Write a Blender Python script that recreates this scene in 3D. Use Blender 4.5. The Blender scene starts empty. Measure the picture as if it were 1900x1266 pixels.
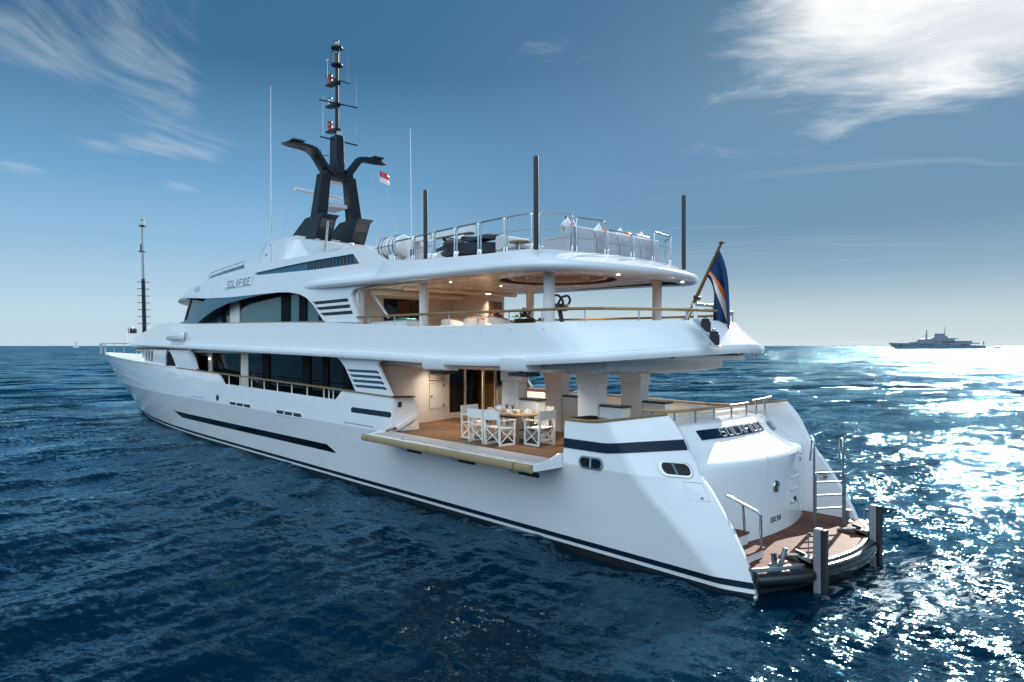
import bpy, bmesh, math, random
import numpy as np
from mathutils import Vector, Matrix
from mathutils.geometry import delaunay_2d_cdt
R = math.radians
scene = bpy.context.scene
col = scene.collection
rnd = random.Random(7)

# ---------------------------------------------------------------- camera
cam_d = bpy.data.cameras.new('camera')
cam = bpy.data.objects.new('camera', cam_d)
col.objects.link(cam)
cam.location = (-6.0, 13.58, 4.4)
cam.rotation_euler = (R(90), 0, R(-42.72 - 90))
cam_d.sensor_width = 36.0
cam_d.lens = 36.0 * 1256 / 1900
cam_d.shift_y = 9.0 / 1900
cam_d.clip_start = 0.1
cam_d.clip_end = 60000
scene.camera = cam

# ---------------------------------------------------------------- sun and sky
SUN_EL, SUN_AZ = R(29), R(-78)          # azimuth counted from +x towards +y
sun_d = bpy.data.lights.new('sun', 'SUN')
sun_d.energy = 5.0
sun_d.angle = R(0.5)
sun_d.color = (1.0, 0.95, 0.87)
sun = bpy.data.objects.new('sun', sun_d)
col.objects.link(sun)
sv = Vector((math.cos(SUN_EL) * math.cos(SUN_AZ), math.cos(SUN_EL) * math.sin(SUN_AZ), math.sin(SUN_EL)))
sun.rotation_euler = sv.to_track_quat('Z', 'Y').to_euler()
sun.location = sv * 80

world = bpy.data.worlds.new('World')
scene.world = world
world.use_nodes = True
wt = world.node_tree
wt.nodes.clear()


class NT:
    """small helper to write node trees"""
    def __init__(s, tree): s.t = tree
    def n(s, kind, props=None, **ins):
        nd = s.t.nodes.new(kind)
        for k, v in (props or {}).items(): setattr(nd, k, v)
        for k, v in ins.items():
            key = int(k[1:]) if k[0] == '_' and k[1:].isdigit() else k.replace('_', ' ')
            sk = nd.inputs[key]
            if isinstance(v, bpy.types.NodeSocket): s.t.links.new(v, sk)
            elif isinstance(v, bpy.types.Node): s.t.links.new(v.outputs[0], sk)
            else: sk.default_value = v
        return nd
    def math(s, op, a, b=0.0, c=None, clamp=False):
        kw = dict(_0=a, _1=b)
        if c is not None: kw['_2'] = c
        return s.n('ShaderNodeMath', {'operation': op, 'use_clamp': clamp}, **kw).outputs[0]
    def vmath(s, op, a, b=(0, 0, 0)):
        return s.n('ShaderNodeVectorMath', {'operation': op}, _0=a, _1=b)
    def mapr(s, v, a, b, c=0.0, d=1.0, smooth=True):
        nd = s.n('ShaderNodeMapRange', {'interpolation_type': 'SMOOTHSTEP' if smooth else 'LINEAR'})
        s.t.links.new(v, nd.inputs['Value'])
        for k, q in (('From Min', a), ('From Max', b), ('To Min', c), ('To Max', d)): nd.inputs[k].default_value = q
        return nd.outputs['Result']
    def mix(s, f, a, b, mode='MIX'):
        nd = s.n('ShaderNodeMix', {'data_type': 'RGBA', 'blend_type': mode})
        for k, v in ((0, f), (6, a), (7, b)):
            if isinstance(v, bpy.types.NodeSocket): s.t.links.new(v, nd.inputs[k])
            else: nd.inputs[k].default_value = v
        return nd.outputs[2]
    def noise(s, vec, scale, detail=4.0, rough=0.55, dist=0.0):
        nd = s.n('ShaderNodeTexNoise', Scale=scale, Detail=detail, Roughness=rough, Distortion=dist)
        if vec is not None: s.t.links.new(vec, nd.inputs['Vector'])
        return nd.outputs['Fac']
    def ramp(s, f, stops):
        nd = s.n('ShaderNodeValToRGB')
        s.t.links.new(f, nd.inputs[0])
        e = nd.color_ramp.elements
        while len(e) < len(stops): e.new(0.5)
        for el, (p, c) in zip(e, stops):
            el.position = p
            el.color = (*c, 1.0) if len(c) == 3 else c
        return nd.outputs[0]


w = NT(wt)
tc = w.n('ShaderNodeTexCoord').outputs['Generated']
sky = w.n('ShaderNodeTexSky', {'sky_type': 'NISHITA', 'sun_disc': False, 'sun_elevation': SUN_EL,
                               'sun_rotation': R(90) - SUN_AZ, 'air_density': 1.0, 'dust_density': 0.6,
                               'ozone_density': 3.0, 'altitude': 0.0})
d = w.vmath('NORMALIZE', tc).outputs[0]
sep = w.n('ShaderNodeSeparateXYZ', _0=d)
up = w.math('MAXIMUM', sep.outputs[2], 0.0)
# plane of the cirrus: direction projected on a sheet overhead
den = w.math('ADD', up, 0.10)
px_ = w.math('DIVIDE', sep.outputs[0], den)
py_ = w.math('DIVIDE', sep.outputs[1], den)
sheet = w.n('ShaderNodeCombineXYZ', _0=px_, _1=py_, _2=0.0).outputs[0]


def az_el_mask(az, el, saz, sel):
    """soft patch of sky round one direction (degrees)"""
    c = Vector((math.cos(R(el)) * math.cos(R(az)), math.cos(R(el)) * math.sin(R(az)), math.sin(R(el))))
    t = Vector((-math.sin(R(az)), math.cos(R(az)), 0))
    u = c.cross(t) * -1
    a = w.math('DIVIDE', w.vmath('DOT_PRODUCT', d, tuple(t)).outputs['Value'], math.sin(R(saz)))
    b = w.math('DIVIDE', w.vmath('DOT_PRODUCT', d, tuple(u)).outputs['Value'], math.sin(R(sel)))
    f = w.vmath('DOT_PRODUCT', d, tuple(c)).outputs['Value']
    r2 = w.math('ADD', w.math('MULTIPLY', a, a), w.math('MULTIPLY', b, b))
    g = w.math('EXPONENT', w.math('MULTIPLY', r2, -1.0))
    return w.math('MULTIPLY', g, w.mapr(f, 0.0, 0.3))


def mapped(rot, sc, loc=(0, 0, 0)):
    nd = w.n('ShaderNodeMapping', Vector=sheet)
    nd.inputs['Rotation'].default_value = (0, 0, R(rot))
    nd.inputs['Scale'].default_value = sc
    nd.inputs['Location'].default_value = loc
    return nd.outputs[0]


# colour of the clear air by height, away from and towards the sun
away = w.ramp(up, [(0.0, (.58, .74, .84)), (0.05, (.53, .71, .84)), (0.13, (.32, .56, .78)), (0.22, (.175, .40, .65)), (0.37, (.043, .156, .295)), (0.6, (.04, .15, .30)), (1.0, (.05, .17, .33))])
tow = w.ramp(up, [(0.0, (.67, .78, .83)), (0.045, (.53, .66, .73)), (0.10, (.27, .42, .55)), (0.16, (.14, .30, .46)), (0.26, (.095, .25, .42)), (0.42, (.07, .20, .33)), (1.0, (.05, .17, .33))])
hx = w.vmath('DOT_PRODUCT', d, (math.cos(R(-78)), math.sin(R(-78)), 0)).outputs['Value']
airc = w.mix(w.mapr(hx, 0.55, 0.99), away, tow)
airc = w.mix(1.0, airc, (10, 10, 10, 1), 'MULTIPLY')
lum = w.vmath('DOT_PRODUCT', sky.outputs[0], (0.2, 0.5, 0.3)).outputs['Value']
soft = w.math('DIVIDE', 1.0, w.math('ADD', 1.0, w.math('MULTIPLY', lum, 0.12)))
nis = w.n('ShaderNodeVectorMath', {'operation': 'SCALE'}, _0=sky.outputs[0])
wt.links.new(soft, nis.inputs['Scale'])
base = w.mix(0.12, airc, w.mix(1.0, nis.outputs[0], (.8, .95, 1.1, 1), 'MULTIPLY'))
# left cirrus: long thin streaks, three patches
warp = w.n('ShaderNodeTexNoise', Scale=0.9, Detail=3.0); wt.links.new(sheet, warp.inputs['Vector'])
wv = w.n('ShaderNodeVectorMath', {'operation': 'MULTIPLY_ADD'}, _0=warp.outputs['Color'], _1=(.5, .5, 0), _2=sheet).outputs[0]
def wmap(ang, sc, loc=(0, 0, 0)):
    """sheet turned so that its first axis runs along ang (degrees), then stretched"""
    rt = w.n('ShaderNodeVectorRotate', {'rotation_type': 'Z_AXIS'}, Vector=wv, Angle=R(-ang)).outputs[0]
    return w.n('ShaderNodeVectorMath', {'operation': 'MULTIPLY_ADD'}, _0=rt, _1=sc, _2=loc).outputs[0]
streak = w.noise(wmap(-62, (0.8, 2.4, 1)), 2.3, 9.0, 0.64, 0.25)
fine = w.noise(wmap(-66, (0.9, 7.0, 1), (2.2, .7, 0)), 3.0, 6.0, 0.6, 0.2)
masks = [az_el_mask(*a) for a in ((-12.5, 20.2, 4.8, 3.0), (-15.5, 18.0, 2.6, 2.6), (-6, 19.8, 4, 1.6), (-18.2, 14.9, 3.8, 1.3), (-11.8, 14.1, 3.4, .9), (-16.6, 11.9, 2.4, .8), (-6.5, 12, 3, .7), (-10, 24, 8, 3))]
m_left = masks[0]
for q in masks[1:]: m_left = w.math('ADD', m_left, q)
m_left = w.math('MINIMUM', m_left, 1.0)
sf = w.math('ADD', w.math('MULTIPLY', streak, 0.72), w.math('MULTIPLY', fine, 0.28))
cir = w.mapr(w.math('ADD', sf, w.math('MULTIPLY', m_left, 0.30)), 0.66, 0.98)
cir = w.math('MULTIPLY', w.math('MULTIPLY', cir, m_left), 0.62)
# thin veils on the right
veil = w.noise(wmap(30, (0.30, 3.4, 1), (0.4, 0, 0)), 1.4, 7.0, 0.62, 0.3)
m_right = az_el_mask(-66, 11, 19, 7)
cir2 = w.math('MULTIPLY', w.mapr(veil, 0.5, 0.8), w.math('MULTIPLY', m_right, 0.42))
# the bright bank below the sun
bank_n = w.noise(wmap(25, (1.0, 1.5, 1), (1.2, 0.3, 0)), 1.8, 9.0, 0.64, 0.4)
m_bank = az_el_mask(-80, 23.2, 15, 5.6)
bank = w.mapr(w.math('ADD', w.math('MULTIPLY', m_bank, 1.35), w.math('MULTIPLY', w.math('SUBTRACT', bank_n, 0.5), 1.35)), 0.20, 0.85)
veil2 = w.math('MULTIPLY', az_el_mask(-72, 20, 20, 9), 0.16)
cloud = w.math('MAXIMUM', w.math('MAXIMUM', cir, cir2), veil2)
c1 = w.mix(w.math('MULTIPLY', cloud, 0.62), base, (6.2, 7.2, 7.9, 1))
btex = w.mapr(bank_n, 0.35, 0.7)
c2 = w.mix(w.math('MULTIPLY', bank, w.math('ADD', 0.62, w.math('MULTIPLY', btex, 0.4)), 0.0), c1, (10.4, 10.5, 10.5, 1))
# unseen bright cloud added behind the camera to fill the shaded port side
rear_d = w.vmath('DOT_PRODUCT', d, (math.cos(R(118)), math.sin(R(118)), 0.0)).outputs['Value']
rear_n = w.noise(d, 2.4, 6.0, 0.6, 0.4)
rear = w.math('MULTIPLY', w.math('MULTIPLY', w.mapr(rear_d, 0.0, 0.45), w.mapr(up, 0.10, 0.30)), w.mapr(rear_n, 0.26, 0.5))
sky_col = w.mix(rear, c2, (14.8, 19.0, 22.8, 1))

SKY_STRENGTH = 0.058
bg = w.n('ShaderNodeBackground', Color=sky_col, Strength=SKY_STRENGTH)
w.n('ShaderNodeOutputWorld', Surface=bg)

scene.view_settings.view_transform = 'Standard'
scene.view_settings.look = 'None'
scene.view_settings.exposure = 0.8
scene.view_settings.gamma = 1.0
scene.render.film_transparent = False
scene.cycles.use_denoising = True
scene.cycles.max_bounces = 8
scene.cycles.caustics_reflective = False
scene.cycles.caustics_refractive = False
scene.cycles.sample_clamp_indirect = 6.0

# ---------------------------------------------------------------- the sea
def sea_mesh():
    cx, cy = -6.0, 13.58
    a0 = R(-42.72)
    fine = np.linspace(R(-41), R(41), 760)
    rest = np.linspace(R(41), R(319), 120)[1:-1]
    ang = a0 + np.concatenate([fine, rest])
    dy = np.concatenate([np.linspace(1300, 60, 620), np.linspace(60, 2, 90)[1:], np.linspace(2, 0.15, 14)[1:]])
    rad = 4.4 * 1256 / dy
    A, Rr = np.meshgrid(ang, rad)
    X = cx + Rr * np.cos(A)
    Y = cy + Rr * np.sin(A)
    step = np.gradient(rad)[:, None] * np.ones_like(A)
    rg = np.random.RandomState(11)
    Z = np.zeros_like(X); DX = np.zeros_like(X); DY = np.zeros_like(X)
    wind = R(-95)
    for lam in np.geomspace(0.35, 14, 46):
        for j in range(2):
            th = (R(-168) if rg.uniform() < 0.55 else wind) + rg.normal(0, 0.38)
            k = 2 * math.pi / lam
            amp = 0.0105 * lam ** 0.92 * (1.0 if lam < 5 else (5 / lam) ** 1.1) * rg.uniform(0.6, 1.2) * (0.33 if lam < 5 else 0.28)
            ph = k * (X * math.cos(th) + Y * math.sin(th)) + rg.uniform(0, 6.28)
            att = np.clip((lam / step - 2.0) / 3.0, 0, 1)
            s, c = np.sin(ph), np.cos(ph)
            Z += att * amp * c
            DX -= att * amp * 1.05 * math.cos(th) * s
            DY -= att * amp * 1.05 * math.sin(th) * s
    far = np.clip((9000 - Rr) / 6000, 0, 1)
    V = np.stack([X + DX, Y + DY, Z * far], -1).reshape(-1, 3)
    nr, na = X.shape
    i = np.arange(nr - 1)[:, None] * na
    j = np.arange(na)
    jn = (j + 1) % na
    F = np.stack([i + j, i + jn, i + na + jn, i + na + j], -1).reshape(-1, 4)
    centre = len(V)
    V = np.vstack([V, [[cx, cy, 0]]])
    T = np.stack([np.full(na, centre), jn, j], -1)
    me = bpy.data.meshes.new('sea')
    nv, nq, ntri = len(V), len(F), len(T)
    me.vertices.add(nv)
    me.vertices.foreach_set('co', V.astype(np.float32).ravel())
    me.loops.add(nq * 4 + ntri * 3)
    me.loops.foreach_set('vertex_index', np.concatenate([F[:, ::-1].ravel() if False else F.ravel(), T.ravel()]).astype(np.int32))
    me.polygons.add(nq + ntri)
    ls = np.concatenate([np.arange(nq) * 4, nq * 4 + np.arange(ntri) * 3]).astype(np.int32)
    me.polygons.foreach_set('loop_start', ls)
    me.update(calc_edges=True)
    me.validate()
    me.polygons.foreach_set('use_smooth', np.ones(len(me.polygons), bool))
    bm = bmesh.new(); bm.from_mesh(me)
    up_ = sum(f.normal.z for f in list(bm.faces)[:50])
    if up_ < 0: bmesh.ops.reverse_faces(bm, faces=bm.faces[:])
    bm.to_mesh(me); bm.free()
    return me


m_sea = bpy.data.materials.new('sea_water')
m_sea.use_nodes = True
s = NT(m_sea.node_tree)
pb = m_sea.node_tree.nodes['Principled BSDF']
pos = s.n('ShaderNodeNewGeometry').outputs['Position']
def smap(ang, sc):
    """position turned so that the crests lie along ang (degrees), then stretched"""
    rt = s.n('ShaderNodeVectorRotate', {'rotation_type': 'Z_AXIS'}, Vector=pos, Angle=R(-ang)).outputs[0]
    return s.vmath('MULTIPLY', rt, sc).outputs[0]
def ripple(rot, sc, scale, detail, amt):
    """small wavelets as a tilt of the surface normal, the same near and far"""
    nd = s.n('ShaderNodeTexNoise', Scale=scale, Detail=detail, Roughness=0.58, Distortion=0.5)
    m_sea.node_tree.links.new(smap(rot, sc), nd.inputs['Vector'])
    v = s.vmath('SUBTRACT', nd.outputs['Color'], (0.5, 0.5, 0.5)).outputs[0]
    return s.vmath('MULTIPLY', v, (amt, amt, 0)).outputs[0]
geo = s.n('ShaderNodeNewGeometry')
dist = s.vmath('LENGTH', s.vmath('SUBTRACT', pos, (-6.0, 13.58, 4.4)).outputs[0]).outputs['Value']
farf = s.mapr(dist, 12, 90)
gust = s.mapr(s.noise(smap(25, (0.5, 1, 1)), 0.03, 5.0, 0.62), 0.34, 0.68, 0.62, 1.35)
a0 = ripple(60, (0.45, 1, 1), 0.12, 3.0, 1.8)
a1 = ripple(80, (0.4, 1, 1), 0.55, 3.0, 1.35)
a2 = ripple(96, (0.38, 1, 1), 2.1, 3.0, 0.60)
a3 = ripple(20, (0.5, 1, 1), 7.5, 3.0, 0.80)
a4 = ripple(70, (0.6, 1, 1), 24.0, 2.0, 0.55)
mid = s.n('ShaderNodeVectorMath', {'operation': 'SCALE'}, _0=s.vmath('ADD', a0, a1).outputs[0])
m_sea.node_tree.links.new(farf, mid.inputs['Scale'])
tot = s.vmath('ADD', s.vmath('ADD', s.vmath('ADD', a2, a3).outputs[0], a4).outputs[0], mid.outputs[0]).outputs[0]
gs = s.n('ShaderNodeVectorMath', {'operation': 'SCALE'}, _0=tot)
m_sea.node_tree.links.new(gust, gs.inputs['Scale'])
# at grazing view only the wave faces turned to the viewer are seen
inc = s.vmath('MULTIPLY', geo.outputs['Incoming'], (1, 1, 0)).outputs[0]
face = s.n('ShaderNodeVectorMath', {'operation': 'SCALE'}, _0=inc)
m_sea.node_tree.links.new(s.math('MULTIPLY', farf, 0.10), face.inputs['Scale'])
nrm = s.vmath('NORMALIZE', s.vmath('ADD', s.vmath('ADD', geo.outputs['Normal'], gs.outputs[0]).outputs[0], face.outputs[0]).outputs[0]).outputs[0]
patch_ = s.noise(smap(30, (0.5, 1, 1)), 0.09, 3.0, 0.5)
wc = s.mix(s.mapr(patch_, 0.35, 0.7), (0.0, 0.011, 0.024, 1), (0.0, 0.018, 0.034, 1))
# lace of foam washing off the bathing platform
rel = s.vmath('MULTIPLY', s.vmath('ADD', pos, (1.9, 0.4, 0)).outputs[0], (1 / 1.7, 1 / 3.2, 0)).outputs[0]
near = s.mapr(s.vmath('LENGTH', rel).outputs['Value'], 0.35, 1.1, 1.0, 0.0)
lace = s.noise(smap(75, (0.5, 1, 1)), 4.2, 6.0, 0.68, 1.2)
foam = s.math('MULTIPLY', s.mapr(s.math('ADD', lace, s.math('MULTIPLY', near, 0.10)), 0.56, 0.72), near)
wc2 = s.mix(s.math('MULTIPLY', foam, 0.75), wc, (0.62, 0.68, 0.70, 1))
m_sea.node_tree.nodes.remove(pb)
dif = s.n('ShaderNodeBsdfDiffuse', Color=wc2, Normal=nrm)
glo = s.n('ShaderNodeBsdfGlossy', Color=(0.46, 0.80, 1.0, 1), Roughness=0.075, Normal=nrm)
fr = s.n('ShaderNodeFresnel', IOR=1.33, Normal=nrm).outputs[0]
wmix = s.n('ShaderNodeMixShader', _0=s.math('MULTIPLY', fr, 0.86), _1=dif, _2=glo)
m_sea.node_tree.links.new(wmix.outputs[0], m_sea.node_tree.nodes['Material Output'].inputs['Surface'])
sea = bpy.data.objects.new('sea', sea_mesh())
sea.data.materials.append(m_sea)
col.objects.link(sea)
sea['kind'] = 'structure'


# ---------------------------------------------------------------- materials
def mat(name, color, rough=0.4, metal=0.0, coat=0.0, var=0.0, vscale=6.0, bump=0.0, bscale=40.0, spec=0.5, trans=0.0, emit=None, alpha=1.0, stretch=(1, 1, 1)):
    m = bpy.data.materials.new(name)
    m.use_nodes = True
    q = NT(m.node_tree)
    b = m.node_tree.nodes['Principled BSDF']
    b.inputs['Base Color'].default_value = (*color, 1)
    b.inputs['Roughness'].default_value = rough
    b.inputs['Metallic'].default_value = metal
    b.inputs['Coat Weight'].default_value = coat
    b.inputs['Coat Roughness'].default_value = 0.04
    b.inputs['Specular IOR Level'].default_value = spec
    b.inputs['Transmission Weight'].default_value = trans
    b.inputs['Alpha'].default_value = alpha
    if emit:
        b.inputs['Emission Color'].default_value = (*emit[0], 1)
        b.inputs['Emission Strength'].default_value = emit[1]
    co = q.n('ShaderNodeTexCoord').outputs['Object']
    mp = q.n('ShaderNodeMapping', Vector=co)
    mp.inputs['Scale'].default_value = stretch
    if var:
        f = q.noise(mp.outputs[0], vscale, 4, 0.6)
        a = tuple(c * (1 - var) for c in color) + (1,)
        c = tuple(min(1, c * (1 + var)) for c in color) + (1,)
        m.node_tree.links.new(q.mix(q.mapr(f, 0.3, 0.7), a, c), b.inputs['Base Color'])
        r_ = q.mapr(f, 0.25, 0.75, rough * 0.85, min(1, rough * 1.2))
        m.node_tree.links.new(r_, b.inputs['Roughness'])
    if bump:
        f2 = q.noise(mp.outputs[0], bscale, 3, 0.6)
        m.node_tree.links.new(q.n('ShaderNodeBump', Strength=1.0, Distance=bump, Height=f2).outputs[0], b.inputs['Normal'])
    return m


def teak_mat(name, base, dark, plank=0.07, axis=1, rough=0.55, seam=True, spec=0.3):
    m = bpy.data.materials.new(name)
    m.use_nodes = True
    q = NT(m.node_tree)
    b = m.node_tree.nodes['Principled BSDF']
    co = q.n('ShaderNodeTexCoord').outputs['Object']
    sp = q.n('ShaderNodeSeparateXYZ', _0=co).outputs
    v = q.math('DIVIDE', sp[axis], plank)
    cell = q.math('FLOOR', v)
    fr = q.math('FRACT', v)
    wn = q.n('ShaderNodeTexWhiteNoise', {'noise_dimensions': '1D'}, W=cell).outputs['Value']
    st = [1.2, 1.2, 1.2]; st[axis] = 14
    mp = q.n('ShaderNodeMapping', Vector=co); mp.inputs['Scale'].default_value = st
    g = q.noise(mp.outputs[0], 3.0, 6, 0.65, 0.6)
    f = q.math('ADD', q.math('MULTIPLY', wn, 0.45), q.math('MULTIPLY', g, 0.75))
    c = q.mix(q.mapr(f, 0.25, 0.95), (*dark, 1), (*base, 1))
    if seam:
        e = q.math('LESS_THAN', fr, 0.08)
        c = q.mix(e, c, tuple(x * 0.22 for x in dark) + (1,))
    m.node_tree.links.new(c, b.inputs['Base Color'])
    b.inputs['Roughness'].default_value = rough
    b.inputs['Specular IOR Level'].default_value = spec
    return m


M = {}
M['white'] = mat('white_gelcoat', (0.80, 0.81, 0.82), 0.13, coat=0.35, var=0.015, vscale=1.5)
M['hullpaint'] = mat('hull_paint', (0.80, 0.81, 0.82), 0.12, coat=0.5, var=0.02, vscale=0.5, bump=0.03, bscale=0.45, stretch=(.5, 1, 1.3))
M['cream'] = mat('cream_interior_paint', (0.78, 0.735, 0.67), 0.32, var=0.02, vscale=2)
M['offwhite'] = mat('offwhite_panel', (0.76, 0.735, 0.70), 0.22, coat=.2, var=0.02, vscale=2)
M['ceiling'] = mat('ceiling_panel', (0.80, 0.75, 0.68), 0.25, var=0.015, vscale=2)
M['navy'] = mat('navy_stripe_paint', (0.004, 0.016, 0.034), 0.3, spec=0.22, var=0.1)
M['teal'] = mat('teal_grey_paint', (0.022, 0.115, 0.17), 0.3, spec=0.3, var=0.05)
M['black'] = mat('black_rubber', (0.012, 0.013, 0.015), 0.45, var=0.15)
M['gloss'] = mat('black_gloss', (0.006, 0.008, 0.011), 0.12, spec=0.22, var=0.1)
M['dark'] = mat('recess_shade', (0.012, 0.012, 0.014), 0.6, var=0.1)  # near-black colour stands in for the shade inside openings
M['glass'] = mat('tinted_glass', (0.004, 0.008, 0.011), 0.03, spec=0.25, var=0.05, bump=0.012, bscale=1.3)
M['glass2'] = mat('window_glass', (0.03, 0.13, 0.16), 0.05, spec=0.3, var=0.05, bump=0.01, bscale=1.3)
M['steel'] = mat('polished_steel', (0.52, 0.53, 0.54), 0.16, 1.0, var=0.05, vscale=12)
M['steel2'] = mat('satin_steel', (0.55, 0.56, 0.57), 0.3, 1.0, var=0.08, vscale=12)
M['mast'] = mat('dark_mast_paint', (0.010, 0.016, 0.022), 0.4, spec=0.25, var=0.12, vscale=3)
M['mast2'] = mat('grey_mast_paint', (0.05, 0.05, 0.054), 0.45, spec=0.3, var=0.1)
M['deck'] = teak_mat('teak_deck', (0.20, 0.105, 0.048), (0.115, 0.055, 0.024))
M['deck2'] = teak_mat('weathered_teak_deck', (0.17, 0.07, 0.042), (0.09, 0.034, 0.021), axis=1, rough=0.6, spec=0.12)
M['cap'] = teak_mat('varnished_teak', (0.38, 0.27, 0.13), (0.25, 0.165, 0.075), 0.6, 1, 0.28, False)
M['capdark'] = teak_mat('dark_varnished_teak', (0.13, 0.065, 0.03), (0.06, 0.03, 0.015), 0.6, 1, 0.25, False)
M['rub'] = teak_mat('pale_teak_rubrail', (0.46, 0.35, 0.20), (0.33, 0.24, 0.125), 0.8, 1, 0.4, False)
M['nonskid'] = mat('grey_nonskid', (0.46, 0.42, 0.40), 0.7, var=0.08, vscale=30, bump=0.003, bscale=300)
M['canvas'] = mat('white_canvas', (0.78, 0.77, 0.74), 0.8, var=0.04, vscale=12, bump=0.002, bscale=200)
M['chairframe'] = mat('white_lacquered_frame', (0.82, 0.80, 0.74), 0.3, var=0.02)
M['sofa'] = mat('pale_grey_upholstery', (0.56, 0.58, 0.62), 0.85, var=0.05, vscale=8, bump=0.003, bscale=120)
M['greypaint'] = mat('light_grey_paint', (0.50, 0.52, 0.55), 0.3, var=0.04)
M['postgrey'] = mat('grey_post', (0.20, 0.21, 0.23), 0.4, var=0.08, vscale=8)
M['red'] = mat('signal_red', (0.55, 0.02, 0.03), 0.25, var=0.1)
M['orange'] = mat('orange_cloth', (0.80, 0.16, 0.03), 0.7, var=0.1, vscale=20)
M['china'] = mat('white_china', (0.85, 0.85, 0.84), 0.08, var=0.01)
M['green'] = mat('dark_leaf_green', (0.03, 0.07, 0.02), 0.45, var=0.3, vscale=30)
M['brown'] = mat('dark_wood', (0.10, 0.05, 0.025), 0.3, var=0.25, vscale=5, stretch=(1, 8, 1))
M['brownpanel'] = mat('brown_ceiling_veneer', (0.22, 0.11, 0.055), 0.4, var=0.2, vscale=4, stretch=(1, 6, 1))
M['amber'] = mat('amber_wood_panel', (0.16, 0.09, 0.03), 0.35, var=0.25, vscale=3, stretch=(1, 5, 1))
M['lamp'] = mat('lamp_lens', (1.0, 0.9, 0.75), 0.3, emit=((1.0, 0.84, 0.62), 2.2))
M['hullglass'] = mat('hull_window_glass', (0.004, 0.006, 0.009), 0.08, spec=0.12, var=0.1, bump=0.02, bscale=1.1)
M['steel3'] = mat('dull_steel', (0.26, 0.27, 0.28), 0.35, 1.0, var=0.1, vscale=12)
M['matt'] = mat('matt_black_frame', (0.006, 0.007, 0.009), 0.6, spec=0.06, var=0.1)
M['letter'] = mat('grey_letter', (0.45, 0.455, 0.47), 0.35, spec=0.4, var=0.03)
M['letter2'] = mat('shaded_letter', (0.40, 0.46, 0.52), 0.3, var=0.03)  # grey in place of the shadow edges on raised white letters
M['raft'] = mat('white_fibreglass', (0.80, 0.80, 0.79), 0.3, var=0.03, vscale=5)
M['charcoal'] = mat('charcoal_plastic', (0.02, 0.022, 0.026), 0.35, var=0.2, vscale=8)
M['mat'] = mat('straw_doormat', (0.35, 0.26, 0.12), 0.9, var=0.15, vscale=40, bump=0.004, bscale=150)
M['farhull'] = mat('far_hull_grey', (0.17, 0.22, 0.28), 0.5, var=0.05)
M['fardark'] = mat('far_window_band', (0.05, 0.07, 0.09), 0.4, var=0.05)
M['seat'] = mat('cream_cushion', (0.70, 0.64, 0.56), 0.85, var=0.05, vscale=8)


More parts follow.
